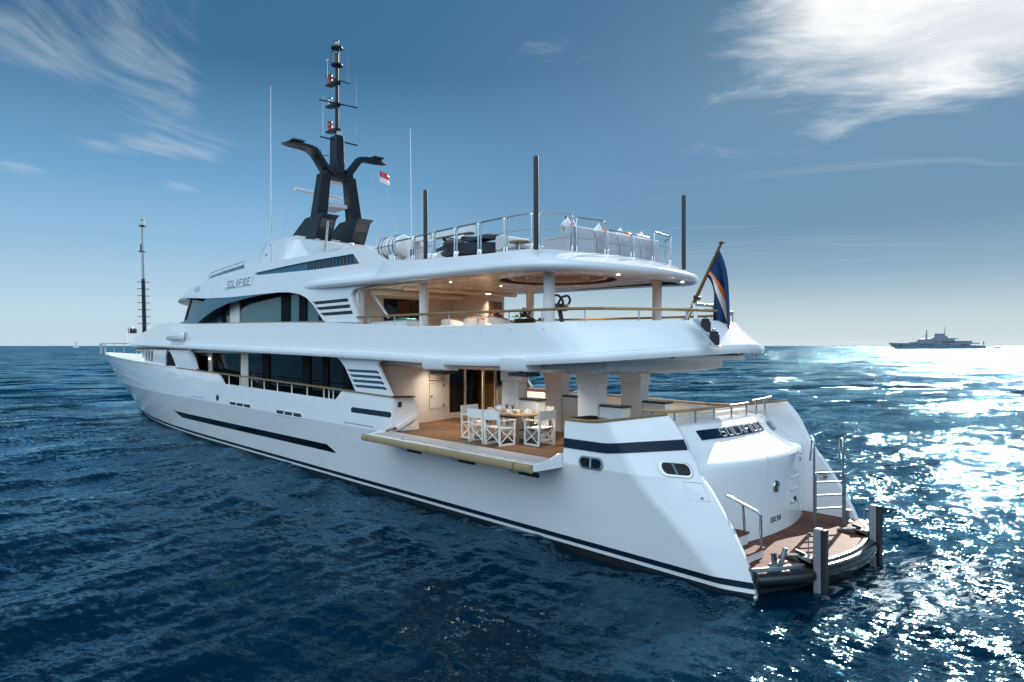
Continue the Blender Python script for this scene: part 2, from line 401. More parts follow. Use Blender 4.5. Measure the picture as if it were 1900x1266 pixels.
# ---------------------------------------------------------------- mesh builder
class MB:
    def __init__(s): s.v = []; s.f = []; s.uvw = None
    def add(s, verts, faces):
        o = len(s.v)
        s.v += [tuple(p) for p in verts]
        s.f += [tuple(i + o for i in fc) for fc in faces]
        return s
    def box(s, lo, hi):
        x0, y0, z0 = lo; x1, y1, z1 = hi
        return s.add([(x0, y0, z0), (x1, y0, z0), (x1, y1, z0), (x0, y1, z0), (x0, y0, z1), (x1, y0, z1), (x1, y1, z1), (x0, y1, z1)],
                     [(0, 3, 2, 1), (4, 5, 6, 7), (0, 1, 5, 4), (1, 2, 6, 5), (2, 3, 7, 6), (3, 0, 4, 7)])
    def bar(s, a, b, w, h, up=(0, 0, 1)):
        a, b = Vector(a), Vector(b)
        t = (b - a).normalized(); u = Vector(up)
        sd = t.cross(u)
        if sd.length < 1e-4: sd = t.cross(Vector((1, 0, 0)))
        sd.normalize(); u = sd.cross(t)
        sd *= w / 2; u *= h / 2
        p = [a - sd - u, a + sd - u, a + sd + u, a - sd + u, b - sd - u, b + sd - u, b + sd + u, b - sd + u]
        return s.add(p, [(0, 1, 2, 3), (7, 6, 5, 4), (0, 4, 5, 1), (1, 5, 6, 2), (2, 6, 7, 3), (3, 7, 4, 0)])
    def tube(s, pts, r, n=10, cap=True, closed=False):
        pts = [Vector(p) for p in pts]
        rs = r if isinstance(r, (list, tuple)) else [r] * len(pts)
        o = len(s.v); k = len(pts)
        prev = None
        for i, p in enumerate(pts):
            a = pts[i - 1] if (i or closed) else p
            b = pts[(i + 1) % k] if (i < k - 1 or closed) else p
            t = (b - a).normalized()
            if prev is None:
                ref = Vector((0, 0, 1)) if abs(t.z) < 0.9 else Vector((1, 0, 0))
                u = t.cross(ref).normalized()
            else:
                u = prev - t * prev.dot(t)
                u = u.normalized() if u.length > 1e-6 else t.orthogonal().normalized()
            prev = u
            w_ = t.cross(u)
            for j in range(n):
                an = 2 * math.pi * j / n
                s.v.append(tuple(p + (u * math.cos(an) + w_ * math.sin(an)) * rs[i]))
        m_ = k if closed else k - 1
        for i in range(m_):
            for j in range(n):
                a0 = o + i * n + j; a1 = o + i * n + (j + 1) % n
                i2 = (i + 1) % k
                b0 = o + i2 * n + j; b1 = o + i2 * n + (j + 1) % n
                s.f.append((a0, a1, b1, b0))
        if cap and not closed:
            s.f.append(tuple(o + j for j in reversed(range(n))))
            s.f.append(tuple(o + (k - 1) * n + j for j in range(n)))
        return s
    def lathe(s, prof, c=(0, 0, 0), n=20, axis='z'):
        o = len(s.v); k = len(prof)
        for r_, z_ in prof:
            for j in range(n):
                an = 2 * math.pi * j / n
                a, b = r_ * math.cos(an), r_ * math.sin(an)
                p = {'z': (a, b, z_), 'x': (z_, a, b), 'y': (b, z_, a)}[axis]
                s.v.append((p[0] + c[0], p[1] + c[1], p[2] + c[2]))
        for i in range(k - 1):
            for j in range(n):
                j2 = (j + 1) % n
                s.f.append((o + i * n + j, o + i * n + j2, o + (i + 1) * n + j2, o + (i + 1) * n + j))
        s.f.append(tuple(o + j for j in reversed(range(n))))
        s.f.append(tuple(o + (k - 1) * n + j for j in range(n)))
        return s
    def rows(s, rows, closed=False, flip=False):
        """skin a list of equally long rows of points"""
        o = len(s.v); n = len(rows[0])
        for r_ in rows: s.v += [tuple(p) for p in r_]
        for i in range(len(rows) - 1):
            for j in range(n if closed else n - 1):
                j2 = (j + 1) % n
                q = (o + i * n + j, o + i * n + j2, o + (i + 1) * n + j2, o + (i + 1) * n + j)
                s.f.append(q[::-1] if flip else q)
        return s
    def slab(s, outline, z0, z1):
        """a plan outline (x, y) extruded from z0 to z1 (each may be a function of x, y)"""
        f0 = z0 if callable(z0) else (lambda x, y: z0)
        f1 = z1 if callable(z1) else (lambda x, y: z1)
        n = len(outline); o = len(s.v)
        s.v += [(x, y, f0(x, y)) for x, y in outline] + [(x, y, f1(x, y)) for x, y in outline]
        s.f.append(tuple(o + i for i in reversed(range(n))))
        s.f.append(tuple(o + n + i for i in range(n)))
        for i in range(n):
            j = (i + 1) % n
            s.f.append((o + i, o + j, o + n + j, o + n + i))
        return s
    def prism(s, poly, axis, a, b):
        """a polygon in the two other axes extruded along axis from a to b"""
        mk = {'x': lambda p, t: (t, p[0], p[1]), 'y': lambda p, t: (p[0], t, p[1]), 'z': lambda p, t: (p[0], p[1], t)}[axis]
        n = len(poly); o = len(s.v)
        s.v += [mk(p, a) for p in poly] + [mk(p, b) for p in poly]
        s.f.append(tuple(o + i for i in reversed(range(n))))
        s.f.append(tuple(o + n + i for i in range(n)))
        for i in range(n):
            j = (i + 1) % n
            s.f.append((o + i, o + j, o + n + j, o + n + i))
        return s
    def panel(s, outer, holes, yf, thick, step=0.5, sgn=1):
        """a sheet drawn in (x, z) with holes, bent to y = yf(x, z), thickened inboard"""
        def dens(lp):
            out = []
            for i, p in enumerate(lp):
                q = lp[(i + 1) % len(lp)]
                L = math.dist(p, q); k = max(1, int(L / step))
                out += [(p[0] + (q[0] - p[0]) * t / k, p[1] + (q[1] - p[1]) * t / k) for t in range(k)]
            return out
        loops = [dens(outer)] + [dens(h) for h in holes]
        pts, edges = [], []
        for lp in loops:
            o = len(pts); pts += lp
            edges += [(o + i, o + (i + 1) % len(lp)) for i in range(len(lp))]
        xs = [p[0] for p in outer]; zs = [p[1] for p in outer]
        nx = int((max(xs) - min(xs)) / step); nz = int((max(zs) - min(zs)) / step)
        for i in range(1, nx):
            for j in range(1, nz):
                pts.append((min(xs) + (max(xs) - min(xs)) * i / nx, min(zs) + (max(zs) - min(zs)) * j / nz))
        vv, ee, ff, *_ = delaunay_2d_cdt([Vector(p) for p in pts], edges, [], 2, 1e-5)
        def inside(p, lp):
            c = False
            for i in range(len(lp)):
                a, b = lp[i], lp[i - 1]
                if (a[1] > p[1]) != (b[1] > p[1]) and p[0] < (b[0] - a[0]) * (p[1] - a[1]) / (b[1] - a[1]) + a[0]: c = not c
            return c
        tri = []
        for f in ff:
            c = (sum(vv[i][0] for i in f) / len(f), sum(vv[i][1] for i in f) / len(f))
            if inside(c, loops[0]) and not any(inside(c, h) for h in loops[1:]): tri.append(tuple(f))
        used = sorted({i for f in tri for i in f}); mp = {u: k for k, u in enumerate(used)}
        o = len(s.v); n = len(used)
        s.v += [(vv[u][0], sgn * yf(vv[u][0], vv[u][1]), vv[u][1]) for u in used]
        s.v += [(vv[u][0], sgn * (yf(vv[u][0], vv[u][1]) - thick), vv[u][1]) for u in used]
        cnt = {}
        for f in tri:
            g = tuple(mp[i] for i in f)
            s.f.append(tuple(o + i for i in (g[::-1] if sgn > 0 else g)))
            s.f.append(tuple(o + n + i for i in (g if sgn > 0 else g[::-1])))
            for i in range(len(g)):
                e = (g[i], g[(i + 1) % len(g)])
                cnt[e] = cnt.get(e, 0) + 1
        for (a, b) in list(cnt):
            if (b, a) not in cnt:
                q = (o + a, o + b, o + n + b, o + n + a)
                s.f.append(q if sgn > 0 else q[::-1])
        return s
    def xf(s, mtx):
        s.v = [tuple(mtx @ Vector(p)) for p in s.v]
        return s
    def build(s, name, m, parent=None, smooth=35, bevel=0.0, fix=True, seg=2):
        me = bpy.data.meshes.new(name)
        me.from_pydata(s.v, [], s.f)
        if fix:
            bm = bmesh.new(); bm.from_mesh(me)
            bmesh.ops.remove_doubles(bm, verts=bm.verts, dist=1e-5)
            bmesh.ops.recalc_face_normals(bm, faces=bm.faces)
            bm.to_mesh(me); bm.free()
        me.materials.append(M[m] if isinstance(m, str) else m)
        if smooth:
            me.polygons.foreach_set('use_smooth', [True] * len(me.polygons))
            me.set_sharp_from_angle(angle=R(smooth))
        o = bpy.data.objects.new(name, me)
        col.objects.link(o)
        if parent is not None: o.parent = parent
        if bevel:
            b = o.modifiers.new('bevel', 'BEVEL'); b.width = bevel; b.segments = seg; b.limit_method = 'ANGLE'; b.angle_limit = R(40)
            b.harden_normals = True
        return o


def thing(name, label, cat, loc=(0, 0, 0), rz=0.0, group=None):
    o = bpy.data.objects.new(name, None)
    o.empty_display_size = 0.3
    col.objects.link(o)
    o.location = loc; o.rotation_euler = (0, 0, rz)
    o['label'] = label; o['category'] = cat
    if group: o['group'] = group
    return o


def tag(o, label, cat, group=None):
    o['label'] = label; o['category'] = cat
    if group: o['group'] = group
    return o


def copy_tree(o, parent=None):
    c = o.copy(); col.objects.link(c)
    if parent is not None: c.parent = parent
    for ch in [x for x in o.children]: copy_tree(ch, c)
    return c


def interp(tab):
    xs = [p[0] for p in tab]; ys = [p[1] for p in tab]
    return lambda x: float(np.interp(x, xs, ys))


def smooth_tab(tab):
    """monotone-ish cubic (Catmull) interpolation of a table"""
    xs = [p[0] for p in tab]; ys = [p[1] for p in tab]
    ms = []
    for i in range(len(xs)):
        if 0 < i < len(xs) - 1:
            a = (ys[i] - ys[i - 1]) / (xs[i] - xs[i - 1]); b = (ys[i + 1] - ys[i]) / (xs[i + 1] - xs[i])
            ms.append(0 if a * b <= 0 else 2 * a * b / (a + b))
        else:
            j = max(1, i) if i else 1
            ms.append((ys[j] - ys[j - 1]) / (xs[j] - xs[j - 1]))
    def f(x):
        if x <= xs[0]: return ys[0] + ms[0] * (x - xs[0]) * 0
        if x >= xs[-1]: return ys[-1]
        i = max(k for k in range(len(xs)) if xs[k] <= x)
        h = xs[i + 1] - xs[i]; t = (x - xs[i]) / h
        return ((2 * t**3 - 3 * t**2 + 1) * ys[i] + (t**3 - 2 * t**2 + t) * h * ms[i]
                + (-2 * t**3 + 3 * t**2) * ys[i + 1] + (t**3 - t**2) * h * ms[i + 1])
    return f


def spline(pts, k=6):
    """Catmull-Rom through points"""
    P_ = [Vector(p) for p in pts]; out = []
    for i in range(len(P_) - 1):
        a = P_[max(i - 1, 0)]; b = P_[i]; c = P_[i + 1]; e = P_[min(i + 2, len(P_) - 1)]
        for j in range(k):
            t = j / k
            out.append(0.5 * ((2 * b) + (c - a) * t + (2 * a - 5 * b + 4 * c - e) * t * t + (3 * b - a - 3 * c + e) * t**3))
    out.append(P_[-1])
    return [tuple(p) for p in out]


def rrect(x0, z0, x1, z1, r, n=5, slant=0.0):
    """rounded rectangle outline in two coordinates; slant shifts the upper edge"""
    out = []
    for cx, cz, a0 in ((x1 - r, z0 + r, -90), (x1 - r, z1 - r, 0), (x0 + r, z1 - r, 90), (x0 + r, z0 + r, 180)):
        for i in range(n + 1):
            a = R(a0 + 90 * i / n)
            x, z = cx + r * math.cos(a), cz + r * math.sin(a)
            out.append((x + slant * (z - z0), z))
    return out


# ---------------------------------------------------------------- the yacht: hull
yacht = thing('motor_yacht', 'large white three deck motor yacht with dark mast, seen from its port quarter', 'yacht')
PARTS = {}


def part(mb, name, m, parent=None, **k):
    return mb.build(name, m, parent or yacht, **k)


f_Ex = smooth_tab([(-1, -0.2), (0, -0.25), (0.43, -0.13), (0.89, 0.08), (1.40, 0.40), (1.71, 0.61), (2.11, 0.96), (2.58, 1.25), (3.03, 1.67), (3.4, 1.98)])
f_Cx = smooth_tab([(-1, 0.15), (0.0, 0.25), (0.15, 0.35), (0.67, 0.83), (1.17, 1.32), (1.69, 1.90), (2.2, 2.25), (2.78, 2.66), (3.4, 3.0)])
f_stem = smooth_tab([(-1, 44.5), (-0.3, 47), (1.12, 51.5), (2.55, 56.7), (3.85, 59.6), (4.6, 60.8)])
EY = 2.50


def side_y(x, z):
    if z <= 1.9: b = 2.66 + 0.30 * max(z, -1.2) / 1.9
    else: b = 2.96 - 0.07 * (z - 1.9)
    x0 = 24 + 2 * min(max(z / 1.9, 0), 1)
    if x > x0:
        t = min((x - x0) / (f_stem(z) - x0), 1)
        b *= max(1 - t ** 2.6, 0)
    return b


def hull_y(x, z):
    c = f_Cx(z)
    if x >= c + 0.12: return side_y(x, z)
    e = f_Ex(z)
    t = max(0.0, (x - e) / (c - e))
    y = EY + (side_y(c, z) - EY) * min(t, 1)
    if x > c - 0.12:                                   # round the corner
        k = (x - c + 0.12) / 0.24
        ya = EY + (side_y(c, z) - EY) * (c - 0.12 - e) / (c - e)
        y = ya + (side_y(c, z) - ya) * (1 - (1 - k) ** 2)
    return y


def sheer(x): return 2.71 + 0.0187 * x


TS = [0, .0025, .005, .0075, .01, .014, .02, .03, .045, .07, .1, .14, .18, .22, .26, .3, .34, .38, .42, .46, .5, .54, .58, .62, .66, .7, .74, .78, .82, .86, .89, .92, .945, .965, .98, .99, .996, 1]


def hull_row(z, s, off=0.0):
    e, c, st = f_Ex(z), f_Cx(z), f_stem(z)
    row = [(e + 0.03, s * (EY - 0.12), z), (e, s * EY, z)]
    for k in (0.25, 0.5, 0.7): row.append((e + (c - 0.12 - e) * k, s * (hull_y(e + (c - 0.12 - e) * k, z) + off), z))
    for k in range(7): row.append((c - 0.12 + 0.04 * k, s * (hull_y(c - 0.12 + 0.04 * k, z) + off), z))
    for t in TS[1:]:
        x = c + 0.12 + (st - c - 0.12) * t
        row.append((x, s * (side_y(x, z) + off if t < 1 else 0.0), z))
    return row


hb = MB()
zr = [-0.9, -0.3, 0.05, 0.3, 0.7, 1.1, 1.5, 1.75, 1.86, 1.9]
for s_ in (1, -1):
    hb.rows([hull_row(z, s_) for z in zr], flip=s_ > 0)
part(hb, 'hull', 'hullpaint', smooth=20)

for nm, z0, z1, m_ in (('boot_stripe', 0.16, 0.27, 'navy'), ('antifouling', -0.9, 0.085, 'black')):
    q = MB()
    for s_ in (1, -1):
        q.rows([hull_row(z, s_, 0.006)[(0 if nm == 'antifouling' else 1):] for z in np.linspace(z0, z1, 3)], flip=s_ > 0)
    part(q, nm, m_, smooth=20)


# upper bulwark, forward of the balcony opening
def zt(x): return sheer(x)
q = MB()
for s_ in (1, -1):
    out = [(10.62, 1.9), (18, 1.9), (27, 1.9), (27, zt(27)), (24.6, zt(24.6)), (24.0, 2.77), (14.0, 2.66), (13.6, zt(13.6)), (10.62, zt(10.62))]
    q.panel(out, [], hull_y, 0.10, 0.6, s_)
    rows = []
    for k in range(6):
        r_ = []
        for t in list(np.linspace(0, 0.9, 22)) + [.94, .97, .99, 1]:
            z0 = 1.9
            stz = f_stem(1.9) + (f_stem(3.83) - f_stem(1.9)) * k / 5
            x = 27 + (stz - 27) * t
            z = 1.9 + (zt(x) - 1.9) * k / 5
            r_.append((x, s_ * (side_y(x, z) if t < 1 else 0.0), z))
        rows.append(r_)
    q.rows(rows, flip=s_ > 0)
    q.rows([[(p[0], p[1] - s_ * min(0.1, abs(p[1])), p[2]) for p in r_] for r_ in rows], flip=s_ < 0)
    top = rows[-1]
    q.rows([top, [(p[0], p[1] - s_ * min(0.1, abs(p[1])), p[2]) for p in top]])
part(q, 'bulwark', 'hullpaint', smooth=20)


# quarter wings at the stern
def wing_top(x): return 2.80 + max(0.0, 3.1 - x) * 0.165
for s_ in (1, -1):
    q = MB(); rows = []
    for k in range(8):
        u = k / 7
        zn = 1.9 + u * 1.0
        e, c = f_Ex(zn), f_Cx(zn)
        xs = [e, e + (c - .12 - e) * .5] + [c - 0.12 + 0.04 * i for i in range(7)] + [c + .3, (c + 3.9) / 2, 3.9]
        loop = []
        for x in xs:
            z = 1.9 + u * (wing_top(x) - 1.9)
            loop.append((x, s_ * hull_y(x, zn), z))
        for x in (3.9, (c + 3.9) / 2, c + .3, c - .1, e + 0.05):
            z = 1.9 + u * (wing_top(x) - 1.9)
            loop.append((x, s_ * (EY - 0.12 if x < c + .2 else 2.5), z))
        rows.append(loop)
    q.rows(rows, closed=True, flip=s_ < 0)
    q.add(rows[-1], [tuple(range(len(rows[-1])))])
    part(q, 'quarter_wing', 'hullpaint', smooth=25)
    # inner wing face down to the bathing platform
    q = MB()
    zz = np.linspace(0.46, 2.08, 9)
    q.rows([[(f_Ex(z) + 0.03, s_ * (EY - 0.126), z), (f_Ex(z) + .5, s_ * (EY - 0.126), z), (f_Ex(z) + 1.7, s_ * (EY - 0.126), z)] for z in zz])
    part(q, 'wing_lining', 'white', smooth=25)
    # teak cap of the wing
    q = MB()
    zc = 2.9
    e, c = f_Ex(zc), f_Cx(zc)
    ol = []
    for x in [3.9, 3.3, c + .15] + [c + 0.12 - 0.04 * i for i in range(7)] + [e + (c - e) * .4, e + 0.0]:
        ol.append((x, hull_y(x, zc) + 0.025))
    il = [(x + 0.06, min(y - 0.2, 2.72) if x > c else y - 0.19) for x, y in ol]
    ol2 = ol + [(e + 0.16, EY - 0.2)] + [p for p in reversed(il[:-1])]
    if s_ > 0: ol2 = ol2[:-1] + [(3.9, il[0][1]), (3.85, 2.1), (3.72, 2.1)] + []
    q.slab([(x, s_ * y) for x, y in (ol2 if s_ > 0 else ol2[::-1])], lambda x, y: wing_top(x) + 0.002, lambda x, y: wing_top(x) + 0.055)
    part(q, 'teak_cap', 'cap', smooth=40, bevel=0.018)

def wing_y(x, z):
    if z <= 1.9 or x > 4.2: return hull_y(x, z)
    return hull_y(x, 1.9 + (z - 1.9) / (wing_top(x) - 1.9))


# navy band round the quarter wings, portholes, hatch
def strip(xs, zlo, zhi, off=0.006, thick=0.02, s=1, yf=hull_y):
    q = MB(); rows = []
    for x in xs:
        a, b = zlo(x), zhi(x)
        rows.append([(x, s * (yf(x, a) + off), a), (x, s * (yf(x, (a + b) / 2) + off), (a + b) / 2), (x, s * (yf(x, b) + off), b),
                     (x, s * (yf(x, b) + off - thick), b), (x, s * (yf(x, a) + off - thick), a)])
    q.rows(rows, closed=True)
    return q


for s_ in (1, -1):
    bz = lambda x: 2.20 + max(0, 2.75 - x) * 0.13
    tz = lambda x: bz(x) + 0.205
    q = MB(); rows = []
    # follow the raked corner: parametrise between wing end and opening
    for u in np.linspace(0, 1, 26):
        r_ = []
        for zb in (0, 0.5, 1.0):
            z = 2.33 + (zb - .5) * .2
            for it in range(4):                        # the band rises towards the wing's end
                zn = 1.9 + (z - 1.9) / (wing_top(x) - 1.9) if it else z
                e, c = f_Ex(zn), f_Cx(zn)
                if u < 0.45: x = e + .01 + (c - 0.12 - e - .01) * u / 0.45
                elif u < 0.7: x = c - 0.12 + 0.24 * (u - .45) / .25
                else: x = c + 0.12 + (3.895 - c - .12) * (u - .7) / .3
                z = 2.33 + (zb - .5) * .2 + max(0, 2.75 - x) * 0.13
            r_.append((x, s_ * (wing_y(x, z) + 0.012), z))
        r_ += [(p[0], p[1] - s_ * 0.03, p[2]) for p in r_[::-1]]
        rows.append(r_)
    q.rows(rows, closed=True, flip=s_ < 0)
    q.f.append(tuple(range(6))); q.f.append(tuple(reversed(range(len(q.v) - 6, len(q.v)))))
    part(q, 'quarter_stripe', 'navy', smooth=25)


def port_ring(cx, cz, w, h, r, s=1, slant=0.0):
    outl = rrect(cx - w / 2, cz - h / 2, cx + w / 2, cz + h / 2, r, 6, slant)
    inl = rrect(cx - w / 2 + .04, cz - h / 2 + .035, cx + w / 2 - .04, cz + h / 2 - .035, r * .8, 6, slant)
    q = MB()
    n = len(outl)
    def pt(p, o): return (p[0], s * (wing_y(*p) + o), p[1])
    q.rows([[pt(p, -0.01) for p in outl], [pt(p, 0.03) for p in outl], [pt(p, 0.03) for p in inl], [pt(p, -0.0) for p in inl]], closed=True)
    ring = part(q, 'porthole', 'steel', smooth=40)
    g = MB().add([pt(p, 0.014) for p in inl], [tuple(range(n))])
    g.build('porthole_glass', 'gloss', ring, smooth=0)
    bq = MB().bar(pt((cx, cz - h / 2 + .03), 0.024), pt((cx + slant * h, cz + h / 2 - .03), 0.024), 0.045, 0.02, up=(0, 1, 0))
    bq.build('porthole_bar', 'steel2', ring, smooth=0)


port_ring(3.11, 2.0, 0.64, 0.25, 0.115)
port_ring(1.22, 2.08, 0.58, 0.28, 0.115, slant=0.5)
port_ring(1.22, 2.08, 0.58, 0.28, 0.115, s=-1, slant=0.5)

# hatch outline on the quarter panel
hq = rrect(0.62, 1.55, 0.98, 1.86, 0.04, 4, 0.55)
def hull_curve(lp, off, s=1): return [(x, s * (hull_y(x, z) + off), z) for x, z in lp]
q = MB().tube(hull_curve(hq, 0.001), 0.0055, 6, closed=True)
hatch = part(MB().add(hull_curve(hq, 0.004), [tuple(range(len(hq)))]), 'side_hatch', 'white', smooth=0)
q.build('hatch_seam', 'steel2', hatch)
lp = (0.76, 1.60); y0 = hull_y(*lp)
MB().lathe([(0.022, 0), (0.022, 0.02), (0.0, 0.021)], (lp[0], y0, lp[1]), 12, 'y').build('hatch_lock', 'steel2', hatch)

# long black hull window, dark strips for the shade in slots and freeing ports (port and starboard)
for s_ in (1, -1):
    q = strip(list(np.linspace(14.15, 31.2, 60)), lambda x: max(0.90 - 0.0045 * (x - 14.15), 0.0) + (0.0 if x < 30.0 else (x - 30.0) * 0.20),
              lambda x: min(1.135 - 0.003 * (x - 14.7), 0.92 + (x - 14.15) * 0.42), s=s_)
    part(q, 'hull_window', 'hullglass', smooth=25)
    def slot(x0, x1, zc, h, name='freeing_port', m_='dark', slope=0.0, nm_frame=True):
        xs = [x0 + h / 2 * (1 - math.cos(a)) for a in np.linspace(0, math.pi / 2, 6)] + [x1 - h / 2 + h / 2 * math.sin(a) for a in np.linspace(0, math.pi / 2, 6)]
        def hh(x):
            e = min(x - x0, x1 - x)
            return h / 2 if e >= h / 2 else math.sqrt(max(0, (h / 2) ** 2 - (h / 2 - e) ** 2)) + 0.001
        z0 = lambda x: zc + slope * (x - x0)
        o = part(strip(xs, lambda x: z0(x) - hh(x), lambda x: z0(x) + hh(x), 0.004, 0.02, s_), name, m_, smooth=25)
        return o
    for x0, x1 in ((9.18, 10.2), (6.9, 7.9), (4.66, 5.66)):
        o = slot(x0, x1, 1.505, 0.12)
        li = MB().bar((x1 - .32, s_ * (hull_y(x1, 1.5) + 0.011), 1.50), (x1 - .05, s_ * (hull_y(x1, 1.5) + .011), 1.50), 0.006, 0.09)
        li.build('port_lip', 'greypaint', o, smooth=0)
    for a, b, zc in ((20.8, 23.1, 1.985), (16.3, 18.45, 1.96)):
        n = 3
        for i in range(n):
            x0 = a + (b - a) * i / n + .06; x1 = a + (b - a) * (i + 1) / n - .06
            part(strip([x0, x1], lambda x: zc - .055, lambda x: zc + .055, 0.005, 0.02, s_), 'scupper', 'dark', smooth=0)
        q = MB().tube([(x, s_ * (hull_y(x, z) + 0.006), z) for x, z in rrect(a, zc - .085, b, zc + .085, .05, 4)], 0.014, 6, closed=True)
        part(q, 'scupper_frame', 'white')
    slot(10.66, 12.95, 2.41, 0.16, 'navy_flash', 'navy')
    q = MB().lathe([(0.0, 0.0), (0.13, 0.0), (0.13, 0.03), (0.09, 0.035), (0.09, 0.01), (0, 0.01)], (24.5, s_ * (hull_y(24.5, 2.13) - 0.0), 2.13), 16, 'y')
    if s_ < 0: q = MB().lathe([(0, 0.0), (0.13, 0), (0.13, -.03), (0, -.03)], (24.5, -hull_y(24.5, 2.13), 2.13), 16, 'y')
    part(q, 'fairlead', 'dark')
    # anchor pocket near the stem
    part(strip([54.0, 54.9], lambda x: 1.9 + (x - 54) * .5, lambda x: 2.55 + (x - 54) * .5, 0.02, 0.05, s_), 'anchor_pocket', 'dark', smooth=0)
    # fine door lines in the topside
    for x0, z0 in ((11.6, 1.99), (26.3, 2.02)):
        q = MB().tube([(x0, s_ * (hull_y(x0, z0) + .004), z0 - .06), (x0, s_ * (hull_y(x0, z0) + .004), z0), (x0 + 1.7, s_ * (hull_y(x0 + 1.7, z0) + .004), z0), (x0 + 1.7, s_ * (hull_y(x0 + 1.7, z0) + .004), z0 - .06)], 0.010, 6)
        part(q, 'mooring_door_hinge', 'steel2')
    q = MB().tube([(13.3, s_ * (hull_y(13.3, z) + .001), z) for z in np.linspace(1.95, 2.9, 5)], 0.005, 6)
    part(q, 'hull_seam', 'greypaint')

# sheer cap rails: teak amidships, white towards the bow
def capline(x0, x1, n): return [x0 + (x1 - x0) * i / n for i in range(n + 1)]
for s_ in (1, -1):
    for x0, x1, m_, nm in ((10.62, 30.5, 'cap', 'teak_rail'), (30.5, 58.9, 'white', 'sheer_cap')):
        q = MB(); rows = []
        for x in capline(x0, x1, 30):
            z = sheer(x); y = max(side_y(x, z), 0.06)
            rows.append([(x, s_ * (y + .03), z), (x, s_ * (y + .03), z + .045), (x, s_ * max(y - .15, 0.01), z + .045), (x, s_ * max(y - .15, 0.01), z)])
        q.rows(rows, closed=True)
        part(q, nm, m_, smooth=40)
    for x in np.arange(14.9, 24, 1.22):
        part(MB().tube([(x, s_ * (hull_y(x, 2.9) - .05), 2.66), (x, s_ * (hull_y(x, 2.9) - .05), sheer(x) + .01)], 0.022, 8), 'rail_stanchion', 'chairframe')
    for x in (14.25, 14.55):
        part(MB().tube([(x, s_ * (hull_y(x, 2.9) - .05), 2.62), (x, s_ * (hull_y(x, 2.9) - .05), sheer(x) + .01)], 0.022, 8), 'rail_stanchion', 'chairframe')

# decks
deck = [(1.95, 0.0)]
ol = [(2.0, 2.2), (2.6, 2.5)] + [(x, side_y(x, 1.9) - 0.13) for x in np.linspace(3.2, 36, 30)]
q = MB().slab(ol + [(x, -y) for x, y in reversed(ol)], 1.70, 1.93)
part(q, 'main_deck', 'deck', smooth=0)
ol = [(x, max(side_y(x, 3.2) - 0.13, .02)) for x in np.linspace(36, 58.6, 24)]
q = MB().slab(ol + [(x, -y) for x, y in reversed(ol)], lambda x, y: sheer(x) - .6, lambda x, y: sheer(x) - 0.35)
part(q, 'foredeck', 'white', smooth=0)


# bathing platform
def plat_x(y): return -0.95 + (y / 2.45) ** 2 * 0.75
ys = list(np.linspace(2.5, -2.5, 33))
ol = [(plat_x(y) + .06, y) for y in ys] + [(1.6, -2.4), (1.6, 2.4)]
part(MB().slab(ol, 0.42, 0.50), 'bathing_platform', 'deck2', smooth=0)
part(MB().slab([(x + .12, y * .99) for x, y in ol], -.3, 0.41), 'platform_underbody', 'black', smooth=0)
ol2 = [(plat_x(y) + .005, y) for y in ys]; il2 = [(plat_x(y) + .075, y * .99) for y in ys]
part(MB().slab(ol2 + il2[::-1], 0.30, 0.508), 'platform_margin', 'steel2', smooth=0, bevel=0.01)
M['pipe'] = mat('wet_black_fender', (0.012, 0.013, 0.014), 0.2, coat=0.15, var=0.3, vscale=5, bump=0.004, bscale=14)
part(MB().tube([(plat_x(y) - .03, y, 0.315) for y in np.linspace(2.47, -2.47, 40)], 0.145, 16), 'platform_fender', 'pipe', smooth=60)


# transom block between the wings
def blk_x(y): return 0.65 + 0.055 * y * y + 0.012 * abs(y) ** 3
yy = []
for y in list(np.linspace(2.37, 1.5, 8)) + list(np.linspace(1.4, -1.12, 24)) + [-1.15, -1.16, -1.3, -1.5, -1.56, -1.57] + list(np.linspace(-1.65, -2.37, 6)):
    yy.append(float(y))
BLK = [(0.0, 0.48), (0.0, 0.8), (0.0, 1.3), (0.0, 1.8), (0.0, 2.02), (0.012, 2.075), (0.045, 2.115), (0.10, 2.15), (0.2, 2.205), (0.64, 2.43), (0.70, 2.475), (0.85, 2.655), (0.93, 2.74), (1.0, 2.765), (1.65, 2.77), (1.68, 2.7), (1.68, 1.9)]
q = MB(); rows = []
for y in yy:
    dpt = 0.15 if -1.565 < y < -1.155 else 0.0
    end = max(0, abs(y) - 1.9)
    r_ = []
    for i, (dx, z) in enumerate(BLK):
        zz = z - (dpt if z > 2.16 and i < 15 else 0.0) - (0.03 * max(0, abs(y) - 1.2) if z > 2.2 else 0)
        r_.append((blk_x(y) + dx, y, zz))
    rows.append(r_)
q.rows(rows, flip=True)
n = len(BLK)
q.f.append(tuple(range(n))); q.f.append(tuple(reversed(range((len(yy) - 1) * n, len(yy) * n))))
part(q, 'transom', 'white', smooth=30)


def slope_pt(y, t, off=0.0):
    """point on the sloping name field: t=0 lower edge, 1 upper edge"""
    dx = 0.705 + 0.145 * t; z = 2.48 + 0.175 * t
    z -= 0.03 * max(0, abs(y) - 1.2)
    return (blk_x(y) + dx - off * 0.77, y, z + off * 0.64)


